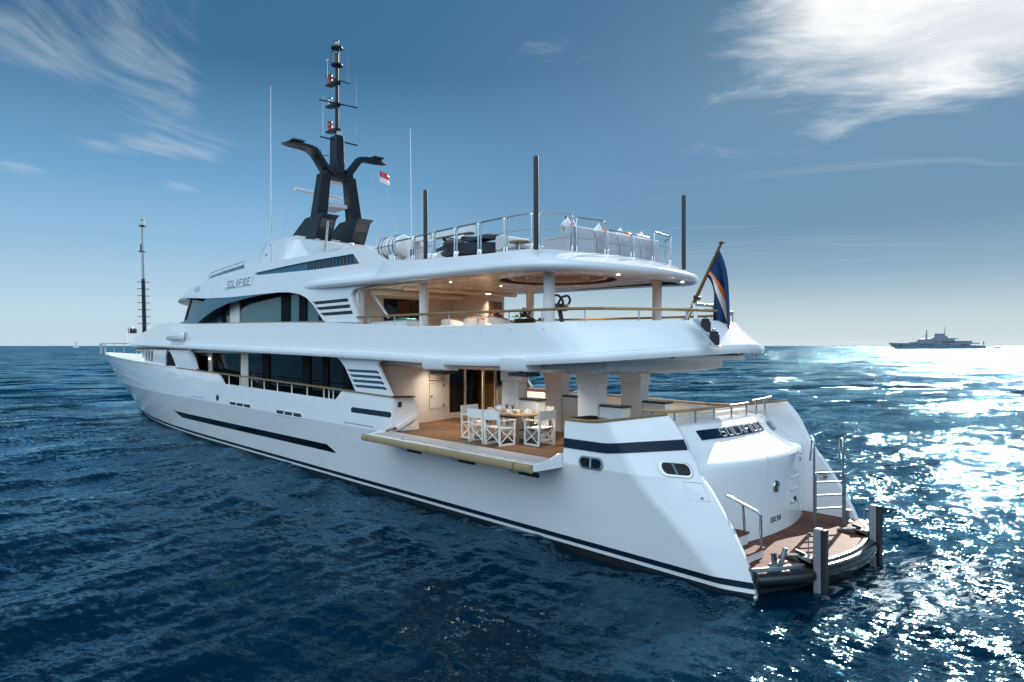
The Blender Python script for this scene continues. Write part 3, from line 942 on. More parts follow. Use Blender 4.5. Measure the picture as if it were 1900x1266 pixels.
q = MB(); rows = []
for y in np.linspace(1.40, -1.08, 20):
    a, b = slope_pt(y, 0.0, .022), slope_pt(y, 1.0, .022)
    rows.append([a, b, slope_pt(y, 1.0, -.03), slope_pt(y, 0.0, -.03)])
q.rows(rows, closed=True)
q.f.append((0, 1, 2, 3)); q.f.append(tuple(len(q.v) - k for k in (1, 2, 3, 4)))
name_panel = part(q, 'name_panel', 'navy', smooth=20)
q = MB()
for y0, y1 in ((-1.72, -2.12),):
    q.add([(blk_x(y0) + .62, y0, 2.42), (blk_x(y1) + .62, y1, 2.405), (blk_x(y1) + .80, y1, 2.60), (blk_x(y0) + .80, y0, 2.615)], [(0, 1, 2, 3)])
part(q, 'stair_window', 'glass2', smooth=0)

# stroke lettering
GLY = {
    'S': [[(.9, 1), (.12, 1), (.0, .9), (.0, .6), (.12, .52), (.88, .48), (1, .4), (1, .1), (.88, 0), (.05, 0)]],
    'O': [[(.12, 0), (0, .12), (0, .88), (.12, 1), (.88, 1), (1, .88), (1, .12), (.88, 0), (.12, 0)]],
    'L': [[(0, 1), (0, .1), (.1, 0), (.95, 0)]],
    'A': [[(0, 0), (.38, 1), (.62, 1), (1, 0)], [(.2, .36), (.8, .36)]],
    'F': [[(0, 0), (0, .9), (.1, 1), (.95, 1)], [(0, .5), (.8, .5)]],
    'I': [[(.5, 0), (.5, 1)]],
    'D': [[(0, 0), (0, 1), (.75, 1), (1, .8), (1, .2), (.75, 0), (0, 0)]],
    'E': [[(.95, 1), (.1, 1), (0, .9), (0, .1), (.1, 0), (.95, 0)], [(0, .5), (.8, .5)]],
    'B': [[(0, 0), (0, 1), (.75, 1), (.9, .88), (.9, .62), (.75, .52), (0, .52)], [(.75, .52), (1, .4), (1, .12), (.85, 0), (0, 0)]],
    'K': [[(0, 0), (0, 1)], [(.95, 1), (.05, .5), (.95, 0)]],
    'N': [[(0, 0), (0, 1), (1, 0), (1, 1)]],
}
WID = {'I': 0.18}


def lettering(text, height, width, gap, fn, r, depth=1.0):
    """strokes laid by fn(u along, v up) -> point"""
    q = MB(); x = 0.0
    tot = sum(WID.get(c, 1.0) * width for c in text) + gap * (len(text) - 1)
    for c in text:
        w_ = WID.get(c, 1.0) * width
        for st in GLY[c]:
            q.tube([fn((x + p[0] * w_ if c != 'I' else x + w_ / 2) - tot / 2, p[1] * height) for p in st], r, 6)
        x += w_ + gap
    return q


hgt = 0.24
def on_name(u, v): return slope_pt(-0.05 - u, 0.08 + 0.80 * v / hgt, 0.045)
q = lettering('SOLAFIDE', hgt, 0.15, 0.085, on_name, 0.0125)
q.build('name_letters', 'letter', name_panel, smooth=60)


def on_blk(y, z, off=0.0): return (blk_x(y) - off, y, z)
part(lettering('BIKINI', 0.11, 0.075, 0.035, lambda u, v: on_blk(-0.06 - u, 0.74 + v, 0.004), 0.0075), 'port_letters', 'mast', smooth=60)
# door seams, locker panel, emblem wheel, fittings on the transom face
def seam(pts, nm='door_seam', r=0.005): return part(MB().tube([on_blk(y, z, 0.0) for y, z in pts], r, 6), nm, 'greypaint')
seam([(.28, .45), (.28, 1.2), (.28, 2.14)])
seam([(-1.45, .5), (-1.45, 1.2), (-1.45, 2.12)])
seam([(y, .62) for y in np.linspace(.28, -.55, 8)])
lk = part(MB().rows([[on_blk(y, z, .006) for z in (1.72, 2.05)] for y in np.linspace(-.78, -1.38, 6)], flip=True), 'locker_panel', 'white', smooth=20)
seam([(-.78, 1.72), (-.78, 2.05)] + [(y, 2.05) for y in np.linspace(-.78, -1.38, 5)] + [(-1.38, 1.72)] + [(y, 1.72) for y in np.linspace(-1.38, -.78, 5)], 'locker_seam', 0.006)
for z in (0.95, 1.22, 1.48):
    part(MB().rows([[on_blk(y, z, .001), on_blk(y, z + .05, .02), on_blk(y, z + .07, .001)] for y in np.linspace(-.85, -1.36, 6)], flip=True), 'step_ledge', 'white', smooth=20)
def disc_on_blk(y, z, prof, nm, m_, parent=None):
    return part(MB().lathe([(r, -d) for r, d in prof], (blk_x(y), y, z), 24, 'x'), nm, m_, parent)
em = disc_on_blk(-.06, 1.47, [(0.0, 0.0), (.125, 0), (.125, .02), (.115, .035), (.095, .035), (.088, .01), (0, .01)], 'wheel_emblem', 'steel')
q = MB()
for a in (90, 210, 330):
    q.bar(on_blk(-.06, 1.47, .022), on_blk(-.06 + .1 * math.cos(R(a)), 1.47 + .1 * math.sin(R(a)), .022), .022, .02, up=(1, 0, 0))
q.build('emblem_spokes', 'steel2', em)
disc_on_blk(-.06, 1.47, [(0, .003), (.09, .003), (.09, .012), (0, .012)], 'emblem_dish', 'gloss', em)
f1 = disc_on_blk(-1.12, 1.03, [(0, 0), (.06, 0), (.06, .02), (.04, .025), (0, .025)], 'shore_socket', 'gloss')
disc_on_blk(-1.12, 1.0, [(0, .02), (.025, .02), (.025, .06), (0, .06)], 'socket_cap', 'steel', f1)
for z in (1.86, 1.77, 1.72):
    disc_on_blk(-1.62, z + .1, [(0, 0), (.018, 0), (.018, .02), (0, .02)], 'shower_knob', 'charcoal')
q = MB().lathe([(0, 0), (.1, 0), (.1, .03), (.06, .04), (.06, .01), (0, .01)], (0.62, -(EY - .16), 1.42), 20, 'y')
part(q, 'speaker_ring', 'steel')


# ---------------------------------------------------------------- superstructure
def taper(b, x, x0, xe, p): return b * max(1 - max(0, (x - x0) / (xe - x0)) ** p, 0) if x > x0 else b


zT = smooth_tab([(1, 4.97), (4, 4.92), (8.75, 4.93), (12.45, 5.08), (14.6, 5.18), (20, 5.3), (27, 5.42), (32.5, 5.58), (34.4, 5.56), (35.8, 5.32), (38.4, 5.14), (40, 4.98), (49.5, 4.9)])
zL = smooth_tab([(1, 4.25), (2, 4.15), (3.1, 4.05), (7, 3.90), (11, 3.98), (20, 4.12), (32, 4.29), (49.5, 4.42)])


def band_y(x): return taper(3.10, x, 26, 49.5, 3.2)


LIP_AFT = [(4.2, 3.10), (3.6, 3.08), (3.15, 2.99), (2.7, 2.73), (2.22, 2.22), (1.75, 1.60), (1.32, 0.9), (1.12, 0.3), (1.10, 0.0)]
TOP_AFT = [(4.9, 2.93), (4.4, 2.89), (3.8, 2.75), (3.3, 2.47), (2.75, 2.02), (2.36, 1.52), (2.03, 0.9), (1.87, 0.3), (1.85, 0.0)]
lip2 = [(p[0], p[1]) for p in spline([(x, y, 0) for x, y in LIP_AFT], 5)]
top2 = [(p[0], p[1]) for p in spline([(x, y, 0) for x, y in TOP_AFT], 5)]
xs_side = list(np.linspace(49.5, 30, 34)) + list(np.linspace(29.4, 5.0, 36))
st_l = [(x, band_y(x)) for x in xs_side] + lip2
st_t = []
for x in xs_side:
    in_ = 0.17 * min(1, band_y(x) / 1.2)
    st_t.append((x - max(0, (x - 40)) * 0.05 + max(0, (9 - x) / 4.0) ** 1 * 0.7 * (x < 9), max(band_y(x) - in_, 0)))
st_t += top2


def mirror(st): return st + [(x, -y) for x, y in st[-2::-1]]


SL, ST = mirror(st_l), mirror(st_t)


def normals(st):
    out = []
    for i, p in enumerate(st):
        a = st[max(i - 1, 0)]; b = st[min(i + 1, len(st) - 1)]
        t = Vector((b[0] - a[0], b[1] - a[1])).normalized()
        out.append(Vector((t.y * -1, t.x)) * -1)
    # outward = away from the centre line point (20, 0)
    res = []
    for p, n_ in zip(st, out):
        v = Vector((p[0] - 20, p[1] * 3))
        res.append(n_ if n_.dot(v) > 0 else -n_)
    return res


def band(SL, ST, zl, zt, mold, floor_z, wall, lip_r=1.0):
    NL, NT_ = normals(SL), normals(ST)
    rows = []
    for (lx, ly), (tx, ty), nl, nt in zip(SL, ST, NL, NT_):
        a, b = zl(lx), zt(tx)
        m = mold(lx) * lip_r
        def o(off, dz): return (lx - nl.x * off, ly - nl.y * off, a + dz)
        r_ = [o(0.46, 0.05), o(0.13, 0.0), o(0.09 - .07 * m, 0.012), o(0.06 - .055 * m, 0.05), o(0.05 - .05 * m, 0.10), o(0.06 - .055 * m, 0.155), o(0.085 - .055 * m, 0.195), o(0.115 - .02 * m, 0.215), o(.12, 0.225)]
        base = Vector(r_[-1]); topv = Vector((tx, ty, b))
        for k in (0.33, 0.66): r_.append(tuple(base.lerp(topv, k)))
        r_.append((tx, ty, b - 0.012))
        r_.append((tx - nt.x * 0.02, ty - nt.y * 0.02, b))
        r_.append((tx - nt.x * wall, ty - nt.y * wall, b))
        r_.append((tx - nt.x * wall, ty - nt.y * wall, floor_z))
        rows.append(r_)
    return MB().rows(rows)


q = band(SL, ST, zL, zT, lambda x: 1.0 if x < 31.2 else max(0.0, 1 - (x - 31.2) / 1.3), 4.28, 0.12)
part(q, 'upper_deck_bulwark', 'white', smooth=28)

# decks and ceilings
def inset(st, d):
    N = normals(st)
    out = [(p[0] - n_.x * d, p[1] - n_.y * d) for p, n_ in zip(st, N)]
    return [p for p in out]
ol = [p for p in inset(ST, 0.1) if p[0] < 45]
part(MB().slab([(x, y) for x, y in ol], 4.20, 4.30), 'upper_deck', 'deck', smooth=0)
ol = [p for p in inset(SL, 0.42) if p[0] < 46]
part(MB().slab(ol, 4.09, 4.19), 'main_deck_ceiling', 'ceiling', smooth=0)
# fascia beam under the overhang
fo = [(12.0, 2.55), (4.0, 2.55), (3.2, 2.35), (2.9, 1.8), (2.8, 0.9), (2.75, 0)]
fo = fo + [(x, -y) for x, y in fo[-2::-1]]
fi = [(x + (0.0 if abs(y) > 2.5 else .3), y - math.copysign(.22, y) if abs(y) > .5 else y) for x, y in fo]
rows = [[(a[0], a[1], 4.1), (a[0], a[1], 3.86), (b[0], b[1], 3.78), (b[0], b[1], 4.1)] for a, b in zip(fo, fi)]
part(MB().rows(rows, closed=True), 'ceiling_fascia', 'greypaint', smooth=20)
# folding awning boxes on the port lip
for x0, x1 in ((4.9, 5.75), (7.95, 8.85)):
    for s_ in (1, -1):
        q = MB().prism([(s_ * 3.13, zL(x0) + .17), (s_ * 3.14, zL(x0) - .02), (s_ * 3.09, zL(x0) - 0.13), (s_ * 2.6, zL(x0) - .16), (s_ * 2.6, zL(x0) + .17)], 'x', x0, x1)
        bx = part(q, 'boarding_hatch', 'white', smooth=30, bevel=0.015)
        MB().box((x0 + .03, min(s_ * 2.62, s_ * 3.06), zL(x0) - .25), (x0 + .62, max(s_ * 2.62, s_ * 3.06), zL(x0) - .166)).build('hatch_slot', 'dark', bx, smooth=0)
# downlights under the lip
def lens(x, y, z, r=0.05, nm='downlight', parent=None):
    return part(MB().lathe([(0, 0), (r, 0), (r, -0.012), (r * .6, -0.018), (0, -0.018)], (x, y, z), 14), nm, 'lamp', parent)


# ---- main deck house: forward flush sides, side walls, arches, louvres
def house_y(x): return taper(2.78, x, 26, 47.5, 3.0)
SLX = lambda x, z: house_y(x) + 0.03 * (4.2 - z)
for s_ in (1, -1):
    holes = []
    for i in range(3):
        a = 36.0 + i * 0.92
        holes.append([(a, 3.52), (a + .62, 3.5), (a + .56, 4.17), (a - .06, 4.17)])
    holes.append([(39.6, 3.6), (40.1, 3.6), (40.0, 4.15), (39.55, 4.15)])
    holes.append([(30.9, 3.36), (33.0, 3.36), (32.95, 3.8), (32.7, 4.22), (32.3, 4.2), (31.6, 3.85)])
    out = [(28.2, 3.18), (44.5, 3.4), (44.5, 4.45), (28.9, 4.3), (28.75, 4.2)]
    part(MB().panel(out, holes, SLX, 0.08, 0.8, s_), 'deckhouse_side', 'white', smooth=15)
    part(MB().panel([(29.5, 3.2), (41, 3.3), (41, 4.3), (29.5, 4.3)], [], lambda x, z: SLX(x, z) - 0.10, 0.03, 0.8, s_), 'deckhouse_glass', 'matt', smooth=15)
    # side wall set back behind the walkway
    pl = MB().box((13.1, s_ * 2.10 - .03, 1.93), (30.6, s_ * 2.10 + .03, 4.12))
    wl = part(pl, 'saloon_glazing', 'glass', smooth=0)
    for x0, x1, m_ in ((27.5, 30.5, 'cream'), (23.1, 23.9, 'cream'), (20.9, 21.6, 'matt'), (17.3, 17.9, 'matt'), (15.9, 16.35, 'matt'), (14.4, 14.85, 'matt')):
        MB().box((x0, s_ * 2.14 - .03, 1.94), (x1, s_ * 2.14 + .03, 4.11)).build('pillar', m_, wl, smooth=0)
    dr = MB().prism(rrect(28.0, 2.1, 29.3, 3.92, .12), 'y', s_ * 2.17, s_ * 2.19)
    dr.build('side_door', 'gloss', wl, smooth=0)
    MB().box((27.72, s_ * 2.19 - .03, 3.74), (27.82, s_ * 2.19 + .03, 3.82)).build('wall_lamp', 'lamp', wl, smooth=0)
    # slanting end post of the flush side
    part(MB().bar((28.65, s_ * 2.79, 4.2), (27.7, s_ * 2.79, 3.2), 0.12, 0.35, up=(1, 0, 0)), 'slanted_post', 'white', smooth=0)
    # arch with louvres at the after end
    arch = [(15.4, 4.22), (14.7, 4.16), (14.1, 4.06), (13.75, 3.93), (13.45, 3.72), (13.2, 3.46), (12.9, 3.14), (12.72, 2.95)]
    out = arch + [(10.72, 2.95), (10.9, 3.16), (11.25, 3.55), (11.47, 3.80), (11.5, 3.88), (11.42, 3.95), (11.2, 3.985), (10.2, 3.99), (9.4, 3.97), (9.4, 4.08), (12, 4.2)]
    lv = []
    for k in range(4):
        z = 3.115 + k * 0.155
        xl = float(np.interp(z, [2.95, 3.14, 3.46, 3.72, 3.93], [12.72, 12.9, 13.2, 13.45, 13.75]))
        xr = 10.72 + (z - 2.95) * 0.9
        lv.append([(xr + .16, z), (xl - .04, z), (xl + .03, z + .085), (xr + .22, z + .085)])
    ar = part(MB().panel(out, lv, lambda x, z: 2.86 + 0.06 * (4.0 - z) * 0.3, 0.09, 0.5, s_), 'arch_panel', 'white', smooth=15)
    MB().panel([(11.1, 3.0), (12.8, 3.0), (13.5, 3.72), (11.6, 3.72)], [], lambda x, z: 2.80 - .02, 0.02, 0.6, s_).build('louvre_back', 'teal', ar, smooth=0)
    for k in range(4):
        z = 3.09 + k * 0.155
        MB().box((10.86 + (z - 2.95) * .93, s_ * 2.80 - .03, z + .02), (10.94 + (z - 2.95) * .93, s_ * 2.80 + .085, z + .08)).build('edge_vent', 'dark', ar, smooth=0)

# bulwark return beside the balcony, starboard bulwark, cabinet wall and saloon doors
q = MB().prism([(2.87, 1.93), (2.0, 1.93), (2.0, 2.6), (2.2, 2.88), (2.87, 2.905)], 'x', 10.60, 10.75)
rt = part(q, 'bulwark_return', 'white', smooth=0, bevel=0.01)
MB().prism([(2.9, 2.905), (2.9, 2.95), (2.2, 2.93), (2.2, 2.885)], 'x', 10.5, 10.8).build('return_cap', 'capdark', rt, smooth=0)
MB().box((10.58, 2.62, 2.62), (10.597, 2.74, 2.78)).build('control_panel', 'charcoal', rt, smooth=0)
for z in (2.2, 2.45, 2.8):
    MB().lathe([(0, 0), (.018, 0), (.018, -.012), (0, -.012)], (10.598, 2.45, z), 10, 'x').build('stud', 'steel2', rt)
q = MB().panel([(3.9, 1.9), (10.62, 1.9), (10.62, zt(10.62)), (3.9, 2.8)], [], hull_y, 0.1, 0.6, -1)
part(q, 'closed_balcony', 'hullpaint', smooth=20)
part(MB().rows([[(x, -(side_y(x, z) + .03), z), (x, -(side_y(x, z) + .03), z + .045), (x, -(side_y(x, z) - .18), z + .045), (x, -(side_y(x, z) - .18), z)]
                for x in np.linspace(3.9, 10.62, 8) for z in [2.8 + (x - 3.9) * 0.0163]], closed=True), 'teak_rail', 'cap', smooth=40)

wp = [(12.98, 2.66), (12.9, 2.62), (12.45, 2.38), (12.12, 2.0), (11.98, 1.5), (11.95, 1.02), (12.12, .3), (12.28, -.34)]
wq = spline([(x, y, 0) for x, y in wp], 4)
part(MB().rows([[(x, y, 1.93) for x, y, _ in wq], [(x, y, 4.1) for x, y, _ in wq], [(x + .12, y - .05, 4.1) for x, y, _ in wq]]), 'cabinet_wall', 'offwhite', smooth=40)
q = MB().box((12.28, -.42, 1.93), (12.46, -.33, 4.1))
part(q, 'door_jamb', 'cream', smooth=0)
def cab(y): # cabinet face line
    return 11.95 + (1.02 - y) * 0.2426 - 0.03
lv = MB()
for k in range(8):
    z = 3.27 + k * .05
    lv.add([(cab(.62) - .002, .62, z), (cab(-.18) - .002, -.18, z), (cab(-.18) - .03, -.18, z + .022), (cab(.62) - .03, .62, z + .022), (cab(-.18) - .002, -.18, z + .036), (cab(.62) - .002, .62, z + .036)], [(0, 1, 2, 3), (3, 2, 4, 5)])
part(lv, 'air_grille', 'cream', smooth=0)
part(MB().add([(cab(.62) + .004, .62, 3.25), (cab(-.18) + .004, -.18, 3.25), (cab(-.18) + .004, -.18, 3.68), (cab(.62) + .004, .62, 3.68)], [(0, 1, 2, 3)]), 'grille_back', 'brown', smooth=0)
part(MB().tube([(cab(y), y, z) for y, z in ((.6, 2.35), (.6, 3.18), (-.38, 3.18), (-.38, 2.35))], .006, 6, closed=True), 'cabinet_seam', 'brown')
for y, z in ((-.1, 3.08), (.5, 2.75), (-.1, 2.42)):
    part(MB().lathe([(0, 0), (.03, 0), (.03, -.03), (0, -.03)], (cab(y), y, z), 12, 'x'), 'cabinet_latch', 'charcoal')
# saloon doors: dark glass in cream frames, amber room behind
dx = 12.44
part(MB().box((dx + .09, -2.80, 1.93), (dx + 2.6, -2.74, 4.1)), 'saloon_side_wall', 'amber', smooth=0)
part(MB().box((dx + 2.6, -2.9, 1.93), (dx + 2.66, 1.0, 4.1)), 'saloon_end_wall', 'amber', smooth=0)
part(MB().box((dx + 1.4, -2.4, 1.93), (dx + 2.5, -.9, 2.85)), 'saloon_sideboard', 'amber', smooth=0, bevel=0.01)
part(MB().box((dx, -2.75, 3.98), (dx + .08, -.34, 4.1)), 'door_head', 'cream', smooth=0)
part(MB().box((dx - .04, -2.75, 1.93), (dx + .08, -.34, 2.08)), 'door_sill', 'cream', smooth=0)
for y0, y1, gm in ((-.38, -1.25, 'gloss'), (-2.0, -2.66, None)):
    q = MB()
    q.box((dx - .03, min(y0, y1), 2.08), (dx + .01, min(y0, y1) + .09, 3.98)).box((dx - .03, max(y0, y1) - .09, 1.99), (dx + .01, max(y0, y1), 3.98))
    q.box((dx - .029, min(y0, y1) + .09, 1.99), (dx + .009, max(y0, y1) - .09, 2.12)).box((dx - .029, min(y0, y1) + .09, 3.9), (dx + .009, max(y0, y1) - .09, 3.98))
    dr = part(q, 'saloon_door', 'cream', smooth=0)
    if gm: MB().box((dx - .012, min(y0, y1) + .09, 2.12), (dx - .004, max(y0, y1) - .09, 3.9)).build('door_glass', gm, dr, smooth=0)
    yh = min(y0, y1) + .045
    MB().tube([(dx - .03, yh, 2.85), (dx - .09, yh, 2.85), (dx - .09, yh, 3.15), (dx - .03, yh, 3.15)], .014, 8).build('door_handle', 'steel', dr)
part(MB().box((dx - .02, -2.95, 1.93), (dx + .1, -2.76, 4.1)), 'saloon_bulkhead', 'cream', smooth=0)

# columns of the after deck
def column(x0, x1, y0, y1, nm='deck_column'):
    q = MB()
    sec = [(1.93, 0), (3.38, 0), (3.47, 0.03), (4.09, 0.03)]
    rows = [[(x0 - d, y0 - d, z), (x1 + d, y0 - d, z), (x1 + d, y1 + d, z), (x0 - d, y1 + d, z)] for z, d in sec]
    q.rows(rows, closed=True)
    return part(q, nm, 'white', smooth=0, bevel=0.05, seg=3)
for x0 in (4.55, 7.35):
    for s_ in (1, -1):
        cc = column(x0, x0 + .66, min(s_ * .66, s_ * 1.04), max(s_ * .66, s_ * 1.04))
        lo = MB().box((x0 - .72, min(s_ * .70, s_ * 1.0), 1.93), (x0 - .02, max(s_ * .7, s_ * 1.0), 2.94))
        bxk = part(lo, 'stair_coaming', 'white', smooth=0, bevel=0.015)
        MB().box((x0 - .75, min(s_ * .68, s_ * 1.03), 2.943), (x0 - .03, max(s_ * .68, s_ * 1.03), 2.995)).build('coaming_cap', 'capdark', bxk, smooth=0, bevel=0.015)
q = MB().box((7.34, -.86, 2.35), (7.345 - .03, -.72, 2.65))
part(q, 'power_socket', 'charcoal', smooth=0)
# starboard cabinet with grille behind the columns
cb = part(MB().box((8.6, -2.6, 1.93), (11.2, -1.9, 2.95)), 'deck_cabinet', 'white', smooth=0, bevel=0.02)
MB().box((8.58, -2.62, 2.953), (11.2, -1.88, 3.0)).build('cabinet_cap', 'capdark', cb, smooth=0)
for k in range(7):
    MB().box((8.58, -2.45, 2.3 + k * .07), (8.597, -2.05, 2.33 + k * .07)).build('cabinet_slat', 'greypaint', cb, smooth=0)
# bar unit at the far side

# fold-down balcony
q = MB().prism([(3.93, 1.95), (3.93, 1.80), (10.62, 1.80), (10.62, 1.95)], 'y', 2.95, 3.80)
bal = part(q, 'folding_balcony', 'white', smooth=0, bevel=0.012)
MB().box((4.1, 3.0, 1.953), (10.45, 3.60, 1.962)).build('balcony_tread', 'nonskid', bal, smooth=0)
MB().box((3.0, 2.0, 1.0), (3.01, 2.01, 1.01)) if False else None
for a, b in ((3.95, 4.42), (4.45, 7.5), (7.52, 10.3), (10.33, 10.62)):
    pr = [(3.80, 1.94), (3.86, 1.955), (3.92, 1.93), (3.94, 1.86), (3.92, 1.80), (3.86, 1.775), (3.80, 1.78)]
    MB().prism(pr, 'x', a, b).build('balcony_rubrail', 'rub', bal, smooth=40)
for x in (4.9, 5.9, 6.9, 7.9, 8.9):
    MB().lathe([(0, 0), (.03, 0), (.03, .02), (0, .025)], (x, 3.7, 1.95), 10).build('balcony_stud', 'steel2', bal)
for x in (3.955, 10.64):
    MB().prism([(2.9, 1.80), (3.78, 1.80), (3.78, 1.93), (3.3, 2.0), (3.02, 2.1), (2.9, 2.1)], 'x', x - .03, x + .03).build('balcony_arm', 'white', bal, smooth=0)
part(MB().bar((10.5, 2.85, 2.03), (10.5, 2.15, 2.38), 0.09, 0.13), 'balcony_strut', 'white', smooth=0, bevel=0.012)
part(MB().tube([(10.5, 3.2, 1.98), (10.5, 2.8, 2.06)], 0.03, 10), 'strut_piston', 'steel')


# ---- upper deck: teak rail round the stern
rail = []
for (x, y) in ST:
    if x < 12.7: rail.append((x, y - math.copysign(.06, y) if y else y, 0))
def rail_z(x): return float(np.interp(x, [1.8, 3.5, 6, 9, 12.6], [5.17, 5.2, 5.22, 5.26, 5.29]))
rp = [(x + (0.06 if x < 3 else 0), y, rail_z(x)) for x, y, _ in rail]
part(MB().tube(rp, 0.034, 10), 'upper_rail', 'cap', smooth=60)
acc = 0.0
for i in range(1, len(rp)):
    acc += math.dist(rp[i], rp[i - 1])
    if acc > 1.05 or i == 1:
        acc = 0
        p = rp[i]
        part(MB().tube([(p[0], p[1], zT(p[0]) - .02), (p[0], p[1], p[2])], 0.016, 8), 'rail_post', 'steel2')


# ---- upper deck house and flybridge coaming
def up_y(x, z):
    b = 2.86 if z < 6.3 else 2.86 - 0.17 * (z - 6.3)
    return taper(b, x, 24, 38, 3.0)
top_edge = [(26, 7.51), (25.5, 7.54), (23, 7.62), (20.7, 7.66), (16.8, 7.62), (13.2, 7.50), (12.5, 7.44), (12.1, 7.33), (11.6, 7.08), (11.1, 6.90)]
bot_edge = [(11.1, 6.30), (12.0, 6.255), (12.7, 6.20), (13.0, 6.13), (13.08, 6.03), (12.95, 5.75), (12.75, 5.45), (12.55, 5.12), (14.85, 5.2), (15.25, 5.5), (15.72, 5.85), (16.2, 6.09), (16.75, 6.24), (17.6, 6.35), (18.5, 6.40), (20.5, 6.43), (23.3, 6.47), (26.0, 6.565)]
vent = [(12.75, 6.97), (15.8, 7.03), (20.6, 7.22), (21.05, 7.27), (21.05, 7.34), (18, 7.37), (15.8, 7.37), (13.25, 7.33)]
lv = []
for k, (xl, xr, z) in enumerate(((15.55, 13.22, 5.80), (15.3, 13.1, 5.60), (14.98, 12.95, 5.40))):
    lv.append([(xr, z), (xl, z), (xl + .17, z + .11), (xr + .06, z + .11)])
for s_ in (1, -1):
    up_ = part(MB().panel(top_edge[::-1] + bot_edge[::-1], [vent] + lv, up_y, 0.10, 0.55, s_), 'flybridge_coaming', 'white', smooth=15)
    MB().panel([(12.9, 5.3), (15.0, 5.3), (15.9, 6.0), (13.2, 6.0)], [], lambda x, z: up_y(x, z) - .07, .02, .6, s_).build('louvre_back', 'navy', up_, smooth=0)
    vb = MB().panel(vent, [], lambda x, z: up_y(x, z) - .06, .02, .5, s_)
    vp = vb.build('vent_recess', 'teal', up_, smooth=15)
    for k in range(14):
        x = 13.25 + k * .235
        zl = float(np.interp(x + .1, [12.75, 15.8, 20.6], [6.98, 7.04, 7.23])); zh = float(np.interp(x + .1, [13.25, 15.8, 18], [7.31, 7.35, 7.35])) - .02
        MB().panel([(x, zl + .02), (x + .13, zl + .02), (x + .2, zh), (x + .07, zh)], [], lambda a, b: up_y(a, b) - .05, .006, .5, s_).build('vent_slot', 'dark', vp, smooth=0)
    # teal sweep round the wheelhouse windows
    sweep = [(32.0, 5.60), (30.6, 5.62), (29.4, 5.72), (28.4, 5.93), (27.5, 6.24), (26.9, 6.45), (26.4, 6.58), (23.3, 6.475), (20.5, 6.435), (18.5, 6.405),
             (20.5, 6.385), (23.4, 6.25), (25.3, 6.0), (26.6, 5.72), (27.7, 5.44), (30, 5.5)]
    part(MB().panel(sweep, [], lambda x, z: up_y(x, z) - .02, .07, .5, s_), 'wheelhouse_sweep', 'teal', smooth=15)
    # teak sill under the windows
    part(MB().bar((27.9, s_ * (up_y(27.9, 5.5) - .0), 5.455), (14.8, s_ * 2.9, 5.215), .09, .04), 'window_sill', 'cap', smooth=0)
    # glazing behind
    gz = MB().box((14.0, s_ * 2.32 - .02, 4.3), (29.0, s_ * 2.32 + .02, 6.5))
    g_ = part(gz, 'wheelhouse_glazing', 'glass2', smooth=0)
    for x0, x1, m_ in ((23.5, 24.6, 'cream'), (25.2, 25.7, 'matt'), (18.55, 19.3, 'matt'), (17.15, 17.75, 'matt'), (15.7, 16.2, 'matt')):
        MB().box((x0, s_ * 2.36 - .02, 4.31), (x1, s_ * 2.36 + .02, 6.45)).build('mullion', m_, g_, smooth=0)
    # black sheet standing in for the dark ceiling seen through the panes
    MB().prism([(14.0, 6.46), (29.0, 6.46), (26.5, 6.40), (24.9, 6.0), (23.6, 5.9), (22.6, 6.22), (19.6, 6.33), (14, 6.36)], 'y', s_ * 2.345, s_ * 2.352).build('pane_top_dark', 'matt', g_, smooth=0)
    # slanted front pane and post
    part(MB().prism([(28.8, 5.55), (31.4, 5.55), (30.3, 6.75), (28.8, 6.6)], 'y', s_ * 2.16, s_ * 2.2), 'front_side_pane', 'glass2', smooth=0)
    part(MB().bar((31.45, s_ * 2.2, 5.55), (30.35, s_ * 2.2, 6.78), .1, .12), 'front_post', 'gloss', smooth=0)
# wheelhouse front and brow
q = MB()
rows = []
for z, xe in ((5.3, 34.0), (6.85, 32.6)):
    rows.append([(30.8 - (z - 5.3) * .7 + (xe - 30.8 + (z - 5.3) * .7) * math.cos(a), 2.2 * math.sin(a), z) for a in np.linspace(-math.pi / 2, math.pi / 2, 17)])
part(q.rows(rows), 'wheelhouse_front', 'glass', smooth=30)
br_top = [(26, 7.51), (27.25, 7.43), (28.6, 7.33), (29.6, 7.22), (30.3, 7.11), (31.2, 7.03), (33.5, 6.96), (37.4, 6.89)]
br_bot = [(37.4, 6.84), (33, 6.84), (30.6, 6.84), (28.5, 6.72), (26.4, 6.58), (26.0, 6.565)]
for s_ in (1, -1):
    part(MB().panel(br_top[::-1] + br_bot[::-1], [], up_y, 0.06, 0.28, s_), 'wheelhouse_brow', 'white', smooth=25)
zbt = smooth_tab(br_top)
part(MB().rows([[(x, k * (up_y(x, zbt(x)) - .02), zbt(x) + .03 * (1 - k * k)) for k in (1, .9, .6, 0, -.6, -.9, -1)] for x in np.linspace(24, 37.3, 26)]), 'wheelhouse_roof', 'white', smooth=60)
part(MB().slab([(x, taper(2.8, x, 24, 37.6, 3.0) - .05) for x in np.linspace(14, 37, 24)] + [(x, -taper(2.8, x, 24, 37.6, 3.0) + .05) for x in np.linspace(37, 14, 24)], 6.78, 6.84), 'wheelhouse_ceiling', 'ceiling', smooth=0)

